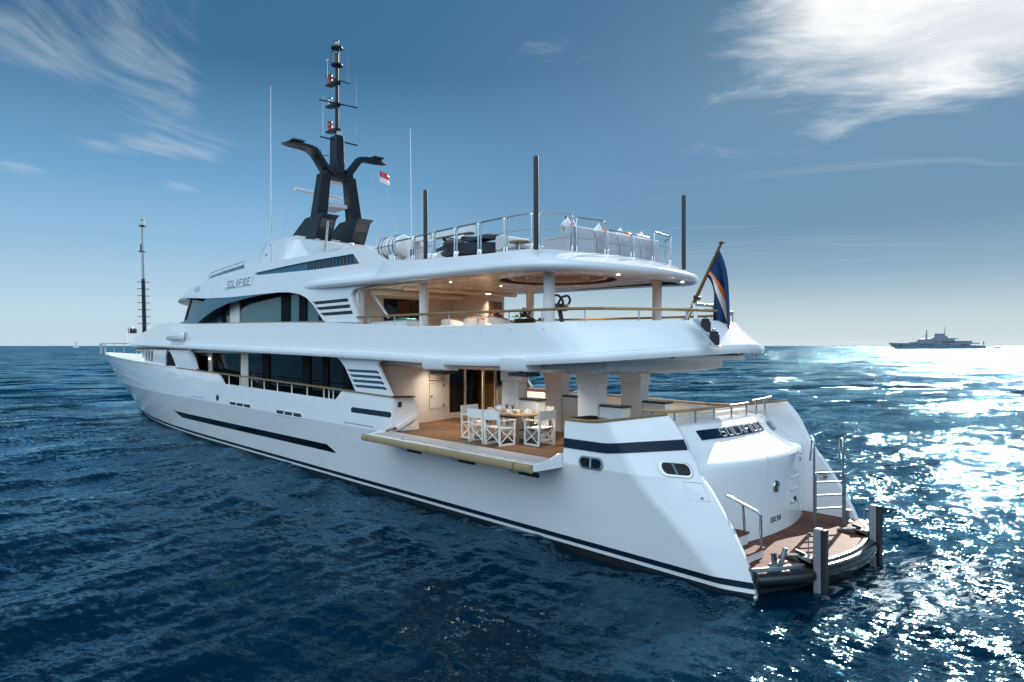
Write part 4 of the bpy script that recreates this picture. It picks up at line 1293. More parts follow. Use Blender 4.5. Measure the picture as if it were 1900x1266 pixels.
# sundeck band
zS = smooth_tab([(3.4, 6.02), (4.3, 6.05), (6, 6.12), (9, 6.17), (12.4, 6.23), (17.2, 6.36)])
zU = smooth_tab([(4.2, 6.60), (5.5, 6.61), (9, 6.74), (11.4, 6.88), (17.2, 6.9)])
LA = [(6.2, 3.1), (5.6, 3.09), (5.0, 3.05), (4.5, 2.95), (4.15, 2.72), (3.85, 2.25), (3.62, 1.6), (3.46, .8), (3.4, 0.25), (3.4, 0)]
TA = [(6.4, 2.93), (5.9, 2.93), (5.4, 2.92), (5.02, 2.86), (4.78, 2.64), (4.63, 2.2), (4.5, 1.55), (4.38, .8), (4.32, .25), (4.32, 0)]
sl = [(x, 3.1 - max(0, (x - 13)) * .03) for x in np.linspace(17.2, 6.8, 18)] + [(p[0], p[1]) for p in spline([(x, y, 0) for x, y in LA], 5)]
stp = [(x, 2.93 - max(0, (x - 11)) * .012) for x in np.linspace(17.2, 6.9, 18)] + [(p[0], p[1]) for p in spline([(x, y, 0) for x, y in TA], 5)]
SSL, SST = mirror(sl), mirror(stp)
NLs, NTs = normals(SSL), normals(SST)
rows = []
for (lx, ly), (tx, ty), nl, nt in zip(SSL, SST, NLs, NTs):
    a, b = zS(lx), zU(tx)
    f = min(1, max(0.25, (17.2 - lx) / 2.5)) if lx > 14.7 else 1
    def o(off, dz): return (lx - nl.x * off, ly - nl.y * off, a + dz)
    r_ = [o(.5, .03), o(.22, 0.0), o(.12, .015), o(.05, .05), o(.012, .10), o(0, .15), o(.012, .20), o(.045, .24), o(.085, .26)]
    if lx > 11.2:
        r_ = [o(.22 + .1, 0.10)] * 2 + [o(.24 - .12 * f, .03), o(.24 - .19 * f, .05), o(.24 - .228 * f, .10), o(.24 - .24 * f, .15), o(.24 - .228 * f, .20), o(.24 - .2 * f, .24), o(.25, .27)]
        r_ += [o(.26, .27)] * 4
        rows.append(r_)
        continue
    base = Vector(r_[-1]); tv = Vector((tx, ty, b))
    r_ += [tuple(base.lerp(tv, .5)), (tx, ty, b - .015), (tx - nt.x * .02, ty - nt.y * .02, b), (tx - nt.x * .16, ty - nt.y * .16, b)]
    rows.append(r_)
part(MB().rows(rows), 'sundeck_band', 'white', smooth=32)
ol = [p for p in inset(SST, .14) if p[0] < 12.5]
part(MB().slab(ol, 6.34, 6.40), 'sundeck', 'deck', smooth=0)
ins = inset(SST, .13)
part(MB().rows([[(x, y, 6.36) for x, y in ins if x < 12.5], [(x, y, zU(x)) for x, y in ins if x < 12.5]]), 'sundeck_coaming', 'white', smooth=30)
part(MB().slab([(12.4, 2.7), (24, 2.7), (29, 2.55), (31.5, 2.1), (31.5, -2.1), (29, -2.55), (24, -2.7), (12.4, -2.7)], 6.98, 7.04), 'flybridge_deck', 'deck', smooth=0)
# ceiling with the round stepped recess
cc = (6.85, 0.0); rr = 1.62
lipi = [p for p in inset(SSL, .47)]
def ray_hit(a):
    dxx, dyy = math.cos(a), math.sin(a); best = 30
    poly = [p for p in lipi if p[0] < 13.6] ; poly = [(13.6, 2.6)] + poly + [(13.6, -2.6)]
    for i in range(len(poly)):
        p, q_ = poly[i], poly[(i + 1) % len(poly)]
        ex, ey = q_[0] - p[0], q_[1] - p[1]
        dt = dxx * ey - dyy * ex
        if abs(dt) < 1e-9: continue
        t = ((p[0] - cc[0]) * ey - (p[1] - cc[1]) * ex) / dt
        u = ((p[0] - cc[0]) * dyy - (p[1] - cc[1]) * dxx) / dt
        if t > 0 and -1e-6 <= u <= 1 + 1e-6: best = min(best, t)
    return (cc[0] + dxx * best, cc[1] + dyy * best)
NA = 96
inn, outp = [], []
for i in range(NA):
    a = 2 * math.pi * i / NA
    inn.append((cc[0] + rr * math.cos(a), cc[1] + rr * math.sin(a)))
    outp.append(ray_hit(a))
CZ = 6.20
q = MB().rows([[(x, y, CZ) for x, y in outp], [(x, y, CZ) for x, y in inn], [(x, y, CZ + .03) for x, y in inn]], closed=True)
q.rows([[(x, y, CZ + .005) for x, y in outp], [(x, y, CZ + .1) for x, y in outp]], closed=True)
cl = part(q, 'upper_ceiling', 'ceiling', smooth=20)
def ring(r0, r1, z0, z1, m_, nm):
    pr = [(r0, z0), (r1, z0), (r1, z1), (r0, z1)]
    q = MB(); rows = []
    for i in range(NA):
        a = 2 * math.pi * i / NA
        rows.append([(cc[0] + r * math.cos(a), cc[1] + r * math.sin(a), z) for r, z in pr])
    rows.append(rows[0])
    q.rows(rows, closed=True)
    q.build(nm, m_, cl, smooth=30)
q = MB().lathe([(0, 0), (rr + .05, 0), (rr + .05, .01), (0, .01)], (cc[0], cc[1], CZ + .13), NA)
q.build('recess_top', 'brownpanel', cl, smooth=20)
ring(rr, rr + .03, CZ + .02, CZ + .14, 'brown', 'recess_wall')
ring(1.28, 1.36, CZ + .05, CZ + .128, 'ceiling', 'recess_ring')
ring(0.80, .88, CZ + .05, CZ + .128, 'ceiling', 'recess_ring')
ring(1.36, 1.40, CZ + .07, CZ + .127, 'brown', 'recess_shadow_gap')
# round columns
for x in (5.09, 10.14):
    for y in (2.15, -2.15):
        part(MB().lathe([(.135, 4.3), (.135, 6.19)], (x, y, 0), 24), 'round_column', 'white', smooth=60)
for x, y in ((9.2, 1.9), (9.2, 0), (9.2, -1.9), (11.6, 1.6), (11.6, 0), (11.6, -1.6), (4.6, 1.4), (4.6, -1.4)):
    lens(x, y, CZ - .001, .035, 'ceiling_spot')
for x, y in ((3.5, 1.3), (3.5, -1.3)):
    part(MB().lathe([(0, 0), (.045, 0), (.04, -.025), (0, -.025)], (x + .22, y, 6.035), 16), 'lip_lamp', 'lamp')
for t_ in (1.7, .2, -1.4):
    x = float(np.interp(abs(t_), [p[1] for p in lip2[::-1]], [p[0] for p in lip2[::-1]]))
    part(MB().lathe([(0, 0), (.07, 0), (.06, -.035), (0, -.035)], (x + .2, t_, zL(x) + .005), 16), 'lip_lamp', 'steel')

# after bulkhead of the upper saloon
part(MB().box((13.25, -2.78, 4.3), (13.35, -0.1, 6.2)).box((13.25, 1.55, 4.3), (13.35, 2.78, 6.2)).box((13.252, -.1, 5.95), (13.348, 1.55, 6.2)), 'upper_bulkhead', 'cream', smooth=0)
part(MB().box((14.6, -.8, 4.3), (14.7, 2.0, 6.2)), 'upper_lobby_wall', 'amber', smooth=0)
part(MB().box((14.58, .1, 4.9), (14.597, .6, 5.6)), 'lit_screen', 'lamp', smooth=0)
q = MB()
for y in (-.1, .45, 1.0, 1.5): q.box((13.2, y, 4.3), (13.245, y + .06, 5.95))
q.box((13.2, -.1, 5.9), (13.244, 1.56, 5.96))
part(q, 'upper_door_frame', 'gloss', smooth=0)
part(MB().box((13.21, 1.0, 4.35), (13.22, 1.5, 5.9)), 'upper_door_glass', 'glass', smooth=0)
for s_ in (1, -1):
    part(MB().box((12.9, s_ * 2.6 - .12, 4.3), (13.2, s_ * 2.6 + .12, 6.2)), 'side_pilaster', 'white', smooth=0, bevel=.03)
part(MB().box((11.3, -2.05, 4.3), (13.24, -1.25, 6.19)), 'upper_pilaster', 'cream', smooth=0, bevel=.03)
part(MB().tube([(12.6, 2.4, 6.08), (12.6, -2.5, 6.08)], .09, 12).tube([(11.0, 2.3, 6.12), (11.0, -2.3, 6.12)], .06, 12), 'awning_roller', 'cream', smooth=60)
part(MB().bar((12.9, 2.2, 6.1), (12.4, 1.9, 5.3), .05, .08), 'gas_strut', 'white', smooth=0)


# ---------------------------------------------------------------- fittings of the yacht
def bent(pts, r=0.08, k=4):
    """polyline with rounded corners"""
    P_ = [Vector(p) for p in pts]; out = [P_[0]]
    for i in range(1, len(P_) - 1):
        a = (P_[i - 1] - P_[i]); b = (P_[i + 1] - P_[i])
        rr_ = min(r, a.length * .45, b.length * .45)
        p0 = P_[i] + a.normalized() * rr_; p1 = P_[i] + b.normalized() * rr_
        for j in range(k + 1):
            t = j / k
            out.append(p0 * (1 - t) ** 2 + P_[i] * 2 * t * (1 - t) + p1 * t * t)
    out.append(P_[-1])
    return [tuple(p) for p in out]


# sundeck guard rails: separate steel hoops
hoops = [((9.71, 2.84), (10.6, 2.84), 7.40), ((9.61, 2.84), (8.76, 2.84), 7.42), ((8.66, 2.84), (7.81, 2.84), 7.44), ((7.71, 2.84), (6.86, 2.84), 7.44), ((6.76, 2.84), (5.9, 2.84), 7.44), ((5.8, 2.84), (5.06, 2.76), 7.44),
         ((4.94, 2.63), (4.65, 1.83), 7.44), ((4.62, 1.71), (4.47, 0.86), 7.40), ((4.46, 0.76), (4.40, -0.07), 7.20), ((4.4, -0.18), (4.5, -1.10), 7.20), ((4.53, -1.24), (4.72, -2.2), 7.40), ((4.78, -2.36), (5.25, -2.76), 7.40)]
hoops += [((a[0] + .0, -a[1]), (b[0], -b[1]), z) for a, b, z in hoops[:5]]
for a, b, z in hoops:
    za, zb = zU(a[0]), zU(b[0])
    q = MB().tube(bent([(a[0], a[1], za - .02), (a[0], a[1], z), (b[0], b[1], z), (b[0], b[1], zb - .02)], .07), 0.022, 10)
    h = part(q, 'guard_hoop', 'steel', smooth=60)
    for p, zz in ((a, za), (b, zb)):
        MB().lathe([(.032, zz - .03), (.032, zz + .13), (.024, zz + .14)], (p[0], p[1], 0), 12).build('hoop_socket', 'steel2', h, smooth=60)
for pts in ([(9.6, 2.84), (8.6, 2.84), (7.7, 2.84), (6.8, 2.84), (5.85, 2.84), (5.0, 2.70), (4.63, 1.77), (4.46, .8), (4.4, -.1)], [(4.5, -1.1), (4.72, -2.2), (5.25, -2.76)]):
    part(MB().tube([(x, y, 7.08) for x, y in pts], 0.006, 6), 'guard_wire', 'steel2')
# awning poles
for x, y in ((4.74, 2.93), (9.12, 2.82), (4.74, -2.93), (9.12, -2.82)):
    o = part(MB().lathe([(.058, zU(x) - .05), (.058, 8.60), (.05, 8.64), (0, 8.645)], (x, y, 0), 16), 'awning_pole', 'black', smooth=50)

# flybridge cab with rounded front, sloping roof aft
q = MB(); rows = []
for x, zt_, wt_, wb in ((22.95, 7.9, 1.3, 1.9), (22.93, 8.4, 1.35, 1.95), (22.85, 8.72, 1.45, 2.0), (22.6, 8.90, 1.55, 2.05), (21.8, 8.93, 1.62, 2.1), (20.6, 8.88, 1.66, 2.15), (19.8, 8.83, 1.66, 2.15)):
    r_ = []
    hw = [(wb, 7.04), (wb - .02, 7.5), (wt_ + .25, zt_ - .45), (wt_ + .17, zt_ - .2), (wt_ + .04, zt_ - .06), (wt_ - .14, zt_)]
    r_ = [(x, y, z) for y, z in hw] + [(x, -y, z) for y, z in hw[::-1]]
    rows.append(r_)
q.rows(rows); q.f.append(tuple(range(12))); q.f.append(tuple(reversed(range(len(q.v) - 12, len(q.v)))))
part(q, 'flybridge_cab', 'white', smooth=50)
q = MB(); rows = []
for x, zt_ in ((20.2, 8.74), (19.0, 8.62), (17.6, 8.38), (16.0, 8.06), (14.6, 7.78), (13.6, 7.6), (12.6, 7.2), (12.2, 6.98)):
    hw = [(2.5, 6.95), (2.45, min(7.55, zt_ - .05)), (2.0, min(7.75, zt_ - .02)), (1.55, zt_ - .06), (1.35, zt_)]
    rows.append([(x, y, z) for y, z in hw] + [(x, -y, z) for y, z in hw[::-1]])
part(MB().rows(rows), 'flybridge_roof', 'white', smooth=45)
for y, x in ((1.2, 18.6), (.4, 17.4), (-.6, 16.2), (1.0, 16.4)):
    zz = float(np.interp(x, [16, 17.6, 19], [8.06, 8.38, 8.62]))
    part(MB().lathe([(0, 0), (.1, 0), (.09, .03), (0, .035)], (x, y, zz + .0), 14), 'roof_hatch', 'greypaint')
for z, x in ((8.6, 22.2), (8.2, 22.5), (7.8, 22.7), (7.45, 22.2)):
    part(MB().lathe([(0, 0), (.03, 0), (.035, .05), (.0, .06)], (21.6 + (x - 22.2) * .4, float(np.interp(z, [7.5, 8.3, 8.55, 8.7], [2.03, 1.9, 1.84, 1.72])), z), 10, 'y'), 'deck_nozzle', 'charcoal')
# forward guard rail of the flybridge and brow lamp
for s_ in (1, -1):
    fr = [(30.4, s_ * 1.4, 7.9), (28.5, s_ * 1.9, 7.95), (26, s_ * 2.1, 8.0), (23.4, s_ * 2.2, 8.05)]
    part(MB().tube(fr, .022, 8), 'flybridge_rail', 'steel')
    for x, y, z in [tuple(np.array(fr[0]) * (1 - t) + np.array(fr[-1]) * t) for t in np.linspace(0, 1, 8)]:
        y = float(np.interp(-x, [-p[0] for p in fr], [p[1] for p in fr])); z = float(np.interp(-x, [-p[0] for p in fr], [p[2] for p in fr]))
        part(MB().tube([(x, y, 7.0), (x, y, z)], .014, 6), 'rail_post', 'steel2')
    part(MB().rows([[(fr[i][0], fr[i][1], 7.2), (fr[i][0], fr[i][1], fr[i][2] - .12)] for i in range(4)]), 'wind_screen', 'glass2', smooth=0)
    lp = rrect(27.6, 6.98, 28.5, 7.22, .1)
    part(MB().add([(x, s_ * (up_y(x, z) + .006), z) for x, z in lp], [tuple(range(len(lp)))]), 'brow_vent', 'greypaint', smooth=0)
# raised name on the coaming
def on_co(u, v, off=.012): return (22.68 - u, up_y(22.68 - u, 6.92 + v) + off, 6.92 + v)
q = lettering('SOLAFIDE', 0.27, 0.245, 0.10, on_co, 0.02)
nb = part(q, 'coaming_name', 'letter2', smooth=60)
MB().tube([on_co(u, -.05) for u in np.linspace(-1.5, 1.5, 8)] + [on_co(1.55, .33)], .012, 6).build('name_border', 'greypaint', nb)

# ---- mast
mast = part(MB().add([], []).prism([(19.62, 11.42), (19.55, 13.0), (19.05, 13.0), (18.98, 11.42)], 'y', -.20, .20), 'mast', 'mast', smooth=0, bevel=.05)
def mbar(secs, nm, m_='mast', bevel=.03):
    """loft of rectangular sections (x0, x1, y0, y1, z)"""
    rows = [[(a, c, z), (b, c, z), (b, d_, z), (a, d_, z)] for a, b, c, d_, z in secs]
    q = MB().rows(rows, closed=True)
    q.f.append((3, 2, 1, 0)); n_ = len(q.v); q.f.append((n_ - 4, n_ - 3, n_ - 2, n_ - 1))
    return q.build(nm, m_, mast, smooth=0, bevel=bevel)
for s_ in (1, -1):
    Y = lambda y: s_ * y
    mbar([(19.05, 19.6, *sorted((Y(.56), Y(1.06))), 9.45), (19.1, 19.55, *sorted((Y(.36), Y(.78))), 11.36)], 'mast_leg')
    ft = [(21.6, 8.75), (20.5, 9.3), (19.9, 9.58), (18.6, 9.62), (18.25, 9.55), (18.55, 9.42), (19.05, 8.5)]
    ob = MB().prism(ft, 'y', Y(.42) if s_ > 0 else Y(1.12), Y(1.12) if s_ > 0 else Y(.42)).build('mast_foot', 'mast', mast, smooth=0, bevel=.04)
    MB().prism([(18.57, 9.41), (18.8, 9.0), (19.07, 8.5), (19.06, 8.5), (18.78, 9.0), (18.55, 9.41)], 'y', Y(.5) if s_ > 0 else Y(1.05), Y(1.05) if s_ > 0 else Y(.5)).build('foot_panel', 'mast2', ob, smooth=0)
    # swept arm
    q = MB(); rows = []
    for y, zc, hz, hx in ((.25, 11.42, .20, .36), (.55, 11.58, .20, .35), (.98, 12.16, .17, .33), (1.22, 12.27, .11, .32), (1.5, 12.30, .09, .32), (1.95, 12.29, .08, .28), (2.25, 12.27, .04, .16), (2.34, 12.265, .012, .05)):
        rows.append([(19.33 - hx, Y(y), zc - hz * .6), (19.33 - hx * .4, Y(y), zc - hz), (19.33 + hx * .4, Y(y), zc - hz), (19.33 + hx, Y(y), zc - hz * .6),
                     (19.33 + hx, Y(y), zc + hz * .6), (19.33 + hx * .5, Y(y), zc + hz), (19.33 - hx * .5, Y(y), zc + hz), (19.33 - hx, Y(y), zc + hz * .6)])
    q.rows(rows, closed=True, flip=s_ < 0); q.f.append(tuple(range(8))); q.f.append(tuple(range(len(q.v) - 8, len(q.v))))
    arm = q.build('mast_arm', 'mast', mast, smooth=35)
    MB().prism([(19.0, 12.39), (19.7, 12.39), (19.75, 12.44), (18.95, 12.44)], 'y', Y(1.55) if s_ > 0 else Y(2.05), Y(2.05) if s_ > 0 else Y(1.55)).build('panel_antenna', 'mast2', arm, smooth=0)
mbar([(19.05, 19.6, -.62, .62, 11.22), (19.05, 19.6, -.62, .62, 11.50)], 'mast_bridge')
MB().tube([(19.3, 0, 12.95), (19.3, 0, 14.4), (19.3, 0, 15.95)], [.085, .075, .065], 12).build('mast_pole', 'mast', mast)
tl = MB().lathe([(0, 15.9), (.24, 15.9), (.24, 15.95), (.06, 16.0)], (19.3, 0, 0), 16).lathe([(0, 16.6), (.24, 16.6), (.24, 16.66), (.05, 16.7)], (19.3, 0, 0), 16)
for a in (60, 180, 300): tl.tube([(19.3 + .19 * math.cos(R(a)), .19 * math.sin(R(a)), 15.95), (19.3 + .19 * math.cos(R(a)), .19 * math.sin(R(a)), 16.6)], .022, 8)
tl = tl.build('lantern_cage', 'mast', mast)
def lantern(c, m_, par, h=.28, r=.075):
    o = MB().lathe([(0, 0), (r * 1.2, 0), (r * 1.2, .03), (r, .04), (r, h - .05), (r * 1.2, h - .04), (r * 1.1, h), (0, h + .03)], c, 14).build('nav_lantern', 'charcoal', par)
    MB().lathe([(r * 1.04, .05), (r * 1.06, h * .25), (r * 1.06, h * .75), (r * 1.04, h - .06)], c, 14).build('lantern_lens', m_, o)
M['clear'] = mat('clear_lens', (.55, .57, .58), .1, spec=.8, var=.05)
lantern((19.3, 0, 16.7), 'clear', tl, .22)
lantern((19.3, 0, 15.98), 'charcoal', tl, .42, .07)
for z, m_ in ((15.30, 'red'), (14.40, 'clear'), (13.35, 'red')):
    br = MB().prism([(19.2, z - .16), (19.5, z - .16), (20.05, z - .07), (20.1, z), (19.9, z), (19.2, z - .02)], 'y', -.13, .13).build('lamp_bracket', 'mast', mast, smooth=0, bevel=.02)
    lantern((19.9, 0.0, z), m_, br, .40 if m_ == 'red' else .34, .085)
    if m_ == 'red': lantern((19.9, .0, z + .0), m_, br, .2, .09)
for a, b, r_ in (((19.3, .80, 14.32), (19.3, -.95, 14.40), .025), ((19.7, .1, 14.46), (18.9, -.1, 14.22), .03), ((19.3, .74, 12.84), (19.3, -.95, 12.82), .03), ((19.35, .5, 15.36), (19.25, -.58, 15.3), .024)):
    MB().tube([a, b], r_, 8).build('mast_spreader', 'mast', mast)
for y, z0, z1 in ((-.51, 15.3, 16.62), (-.9, 14.45, 15.8), (.62, 12.86, 14.5), (-.87, 12.83, 13.85), (.42, 15.3, 16.05)):
    MB().tube([(19.3, y, z0), (19.3, y, z0 + .5 * (z1 - z0)), (19.3, y, z1)], [.014, .011, .007], 6).build('whip_antenna', 'steel2', mast)
MB().lathe([(0, 0), (.05, 0), (.06, .09), (0, .12)], (19.3, .42, 15.95), 10).build('wind_sensor', 'clear', mast)
MB().box((19.05, -.1, 13.0), (19.15, .1, 13.15)).build('camera_box', 'clear', mast, smooth=0)
MB().tube([(19.8, .1, 12.3), (20.2, .25, 12.35), (20.2, .25, 12.6)], .015, 6).build('anemometer', 'mast', mast)
# radar shelves
for z, x0, x1 in ((10.20, 19.3, 20.9), (11.30, 19.5, 20.5)):
    MB().prism([(x0, z - .12), (x1 - .5, z - .12), (x1, z), (x1 - .05, z + .05), (x0, z + .05)], 'y', -.5, .5).build('radar_shelf', 'greypaint', mast, smooth=0, bevel=.03)
sc = MB().lathe([(0, 10.23), (.28, 10.23), (.28, 10.5), (.18, 10.56), (.12, 10.75), (0, 10.76)], (20.5, .1, 0), 16).build('radar_scanner', 'raft', mast)
MB().bar((20.55, 1.25, 10.86), (20.75, -1.0, 10.80), .14, .13).build('scanner_bar', 'raft', sc, smooth=0, bevel=.03)
MB().lathe([(0, 11.26), (.26, 11.26), (.28, 11.42), (.22, 11.6), (0, 11.68)], (20.15, .0, 0), 16).build('satcom_dome', 'raft', mast, smooth=60)
part(MB().tube([(20.42, 2.3, 7.1), (20.42, 2.3, 11), (20.45, 2.3, 14.8)], [.03, .018, .006], 8), 'tall_whip', 'steel2')
part(MB().tube([(16.85, -2.0, 7.1), (16.88, -2.0, 10), (16.95, -2.0, 13.2)], [.03, .018, .006], 8), 'tall_whip', 'steel2')
part(MB().tube([(15.9, 2.3, 7.5), (15.65, 2.3, 8.75)], [.05, .035], 10), 'short_staff', 'steel2')
for a, b in (((19.3, 1.75, 12.2), (20.6, 1.7, 8.9)), ((19.3, -1.6, 12.2), (18.6, -1.5, 8.3)), ((19.3, -2.05, 12.2), (17.6, -2.2, 7.5)), ((20.2, -.5, 10.0), (20.4, .0, 8.7))):
    part(MB().tube([a, b], .006, 5), 'halyard', 'greypaint')

# foremast
fm = part(MB().tube([(47.55, 0, 3.4), (47.62, 0, 6), (47.9, 0, 9.2)], [.15, .14, .13], 14), 'foremast', 'mast', smooth=60)
MB().tube([(47.9, 0, 9.2), (48.15, 0, 13.0)], [.095, .075], 12).build('foremast_tube', 'steel3', fm)
for i in range(7):
    z = 6.0 + i * .5; x = 47.62 + (z - 6) * .0875
    MB().tube([(x, .4, z), (x, -.4, z)], .025, 6).build('foremast_step', 'mast', fm)
for z in (11.2, 13.05):
    x = 47.9 + (z - 9.2) * .066
    MB().lathe([(0, 0), (.26, 0), (.22, .06), (0, .07)], (x + (.15 if z < 12 else 0), 0, z), 12).build('lamp_plate', 'mast2', fm)
lantern((48.3, 0, 11.27), 'charcoal', fm, .5, .1)
lantern((48.16, 0, 13.1), 'clear', fm, .42, .13)
part(MB().lathe([(0, 0), (.28, 0), (.3, .06), (.3, .3), (.25, .36), (0, .38)], (48.4, .6, 5.3), 18), 'capstan_drum', 'charcoal')
# forward rails
for s_ in (1, -1):
    hp = [(49.2, s_ * .3, 5.75), (48.0, s_ * 1.0, 5.75), (46, s_ * 1.5, 5.75), (43.5, s_ * 1.95, 5.7), (41.5, s_ * 2.2, 5.45)]
    part(MB().tube(spline(hp, 4), .035, 8), 'nose_rail', 'white')
    for p in hp[:4]: part(MB().tube([(p[0], p[1], 4.8), p], .028, 8), 'nose_rail_post', 'white')
    bp = [(59.4, s_ * .05, 4.62), (58.4, s_ * .45, 4.62), (57, s_ * .85, 4.60), (55, s_ * 1.3, 4.55), (53.2, s_ * 1.6, 4.5)]
    part(MB().tube(spline(bp, 4), .032, 8), 'bow_rail', 'steel')
    for p in bp: part(MB().tube([(p[0], p[1] * .98, sheer(p[0])), p], .022, 8), 'bow_rail_post', 'steel2')
    part(MB().tube(bent([(52.5, s_ * 1.72, 3.7), (52.4, s_ * 1.7, 4.55), (50.2, s_ * 1.95, 4.4), (49.6, s_ * 2.0, 3.66)], .3), .028, 8), 'bow_hoop', 'steel')
    # search lamp pod on the band
    pod = rrect(28.7, 4.66, 31.1, 5.08, .16, 5)
    ff = lambda x: band_y(x) - .05
    q = MB().rows([[(x, s_ * ff(x), z) for x, z in pod], [(29.9 + (x - 29.9) * .97, s_ * (ff(x) + .16), 4.87 + (z - 4.87) * .9) for x, z in pod], [(29.9 + (x - 29.9) * .85, s_ * (ff(x) + .2), 4.87 + (z - 4.87) * .7) for x, z in pod]], closed=True)
    q.f.append(tuple(range(len(q.v) - len(pod), len(q.v))))
    part(q, 'side_light_pod', 'white', smooth=50)
part(MB().slab([(44.5, 1.2), (46.5, .9), (46.5, -.9), (44.5, -1.2)], 4.9, 5.0), 'nose_deck', 'white', smooth=0)
part(MB().slab([(33.0, 2.55), (35.5, 2.3), (35.5, -2.3), (33, -2.55)], 5.52, 5.62), 'brow_cap', 'cap', smooth=0)

# ---- stern fittings
def pole_rail(pts, posts, z, r=.035, z0=2.74):
    part(MB().tube(pts, r, 10), 'stern_rail', 'cap', smooth=60)
    for x, y in posts: part(MB().tube([(x, y, z0), (x, y, z)], .022, 8), 'stern_rail_post', 'steel')
pole_rail(spline([(2.5, 2.05, 3.07), (2.0, 1.85, 3.06), (1.93, 1.6, 3.05), (1.88, .9, 3.05), (1.86, 0, 3.05), (1.9, -.9, 3.05), (1.95, -1.33, 3.05)], 4), [(2.3, 1.98), (1.95, 1.7), (1.9, 1.0), (1.88, .3), (1.88, -.45), (1.92, -1.2)], 3.03)
pole_rail(spline([(1.95, -1.52, 3.09), (1.92, -1.75, 3.10), (1.9, -2.1, 3.12), (1.93, -2.42, 3.14)], 4), [(1.93, -1.68), (1.9, -2.05)], 3.08)
# settee inside the stern
part(MB().box((2.55, -2.0, 1.93), (3.3, 1.3, 2.42)), 'aft_settee', 'seat', smooth=0, bevel=.05, seg=3)
part(MB().box((2.35, -2.1, 1.93), (2.53, 1.4, 2.86)), 'settee_back', 'seat', smooth=0, bevel=.05, seg=3)
# fender posts on the platform edge
for y in (1.40, -1.24):
    x = -0.90
    fp = part(MB().box((x - .02, y - .085, -.35), (x + .12, y + .085, 1.155)), 'fender_post', 'postgrey', smooth=0, bevel=.03, seg=3)
    MB().box((x - .10, y - .08, -.35), (x - .024, y + .08, 1.15)).build('rubber_pad', 'black', fp, smooth=0, bevel=.02)
    MB().tube(bent([(x + .13, y + .03, 1.05), (x + .22, y + .03, 1.05), (x + .22, y + .03, .45), (x + .13, y + .03, .45)], .05), .013, 8).build('post_handle', 'steel', fp)
    MB().prism([(x + .13, .34), (x + .13, .62), (x + .42, .61), (x + .75, .54), (x + .75, .512), (x + .13, .512)], 'y', y - .11, y + .11).build('post_bracket', 'steel3', fp, smooth=0, bevel=.01)
    MB().bar((x + .3, y - .02, .62), (x + .45, y + .05, .68), .07, .06).build('bracket_latch', 'charcoal', fp, smooth=0)
# steps and handrail on the port side of the platform
st = part(MB().box((.02, 1.72, .505), (.62, 2.37, .66)).box((.32, 1.72, .66), (.9, 2.37, .88)), 'platform_steps', 'white', smooth=0, bevel=.01)
MB().box((-.02, 1.7, .664), (.315, 2.37, .70)).build('step_tread', 'deck2', st, smooth=0, bevel=.012)
MB().box((.29, 1.7, .884), (.9, 2.37, .92)).build('step_tread', 'deck2', st, smooth=0, bevel=.012)
hr = part(MB().tube(bent([(.02, 1.80, .70), (-.0, 1.86, 1.34), (.62, 2.0, 1.60)], .06), .026, 10).tube([(.32, 1.84, .92), (.32, 1.92, 1.47)], .024, 10), 'platform_handrail', 'steel', smooth=60)
bo = MB()
for y in (2.0, 1.72):
    bo.tube([(-.33, y, .515), (-.36 + (y - 1.86) * .1, y + (y - 1.86) * .45, .75)], [.045, .05], 12)
bo.box((-.42, 1.66, .512), (-.25, 2.08, .53))
part(bo, 'mooring_bitts', 'steel3', smooth=50)
bo = MB().lathe([(0, .505), (.11, .505), (.11, .53), (.05, .55), (.05, .74), (.09, .76), (.09, .78), (0, .79)], (-.02, -2.05, 0), 16)
part(bo, 'mooring_bollard', 'steel3', smooth=50)
# floodlights and bracket on the after bulwark
for x, y, z in ((1.62, 1.16, 4.78), (1.35, 1.28, 4.52)):
    fl = part(MB().box((x - .14, y - .085, z - .10), (x + .0, y + .085, z + .12)).lathe([(0, 0), (.085, 0), (.085, .06), (0, .06)], (x - .06, y, z + .12), 12), 'floodlight', 'black', smooth=40, bevel=.012)
    MB().prism([(x - .12, z - .15), (x + .18, z + .16), (x + .15, z + .18), (x - .16, z - .13)], 'y', y - .12, y + .12).build('floodlight_base', 'greypaint', fl, smooth=0)
    MB().tube([(x - .06, y - .03, z + .18), (x - .06, y - .03, z + .22), (x - .06, y + .05, z + .22), (x - .06, y + .05, z + .18)], .012, 6).build('floodlight_grip', 'charcoal', fl)
q = MB()
for y in (.34, -.70):
    q.bar((2.25, y + .08 * (1 if y > 0 else -1), 4.96), (2.42, y - .12 * (1 if y > 0 else -1), 5.34), .09, .07)
q.bar((2.42, .26, 5.34), (2.42, -.62, 5.34), .14, .06)
part(q, 'stern_bracket', 'steel2', smooth=0, bevel=.01)
# studs along the bulwark
for x in np.linspace(4.5, 12, 8):
    part(MB().lathe([(0, 0), (.018, 0), (.0, .015)], (x, 2.955, 4.78), 8, 'y'), 'bulwark_stud', 'steel2')

# ---- sundeck equipment fixed to the deck: crane
cr = part(MB().box((10.75, 1.72, 6.4), (11.25, 2.2, 7.62)), 'deck_crane', 'white', smooth=0, bevel=.03)
MB().bar((11.1, 1.98, 7.58), (8.1, 2.0, 7.55), .20, .19).build('crane_jib', 'white', cr, smooth=0, bevel=.02)
MB().bar((9.95, 1.98, 7.585), (9.75, 1.98, 7.583), .225, .215).build('jib_collar', 'greypaint', cr, smooth=0, bevel=.01)
MB().box((10.55, 2.205, 7.05), (10.74, 2.215, 7.25)).build('crane_control', 'charcoal', cr, smooth=0)
part(MB().box((9.6, -1.9, 6.4), (11.9, 1.6, 7.2)), 'tender_locker', 'white', smooth=0, bevel=.06, seg=3)

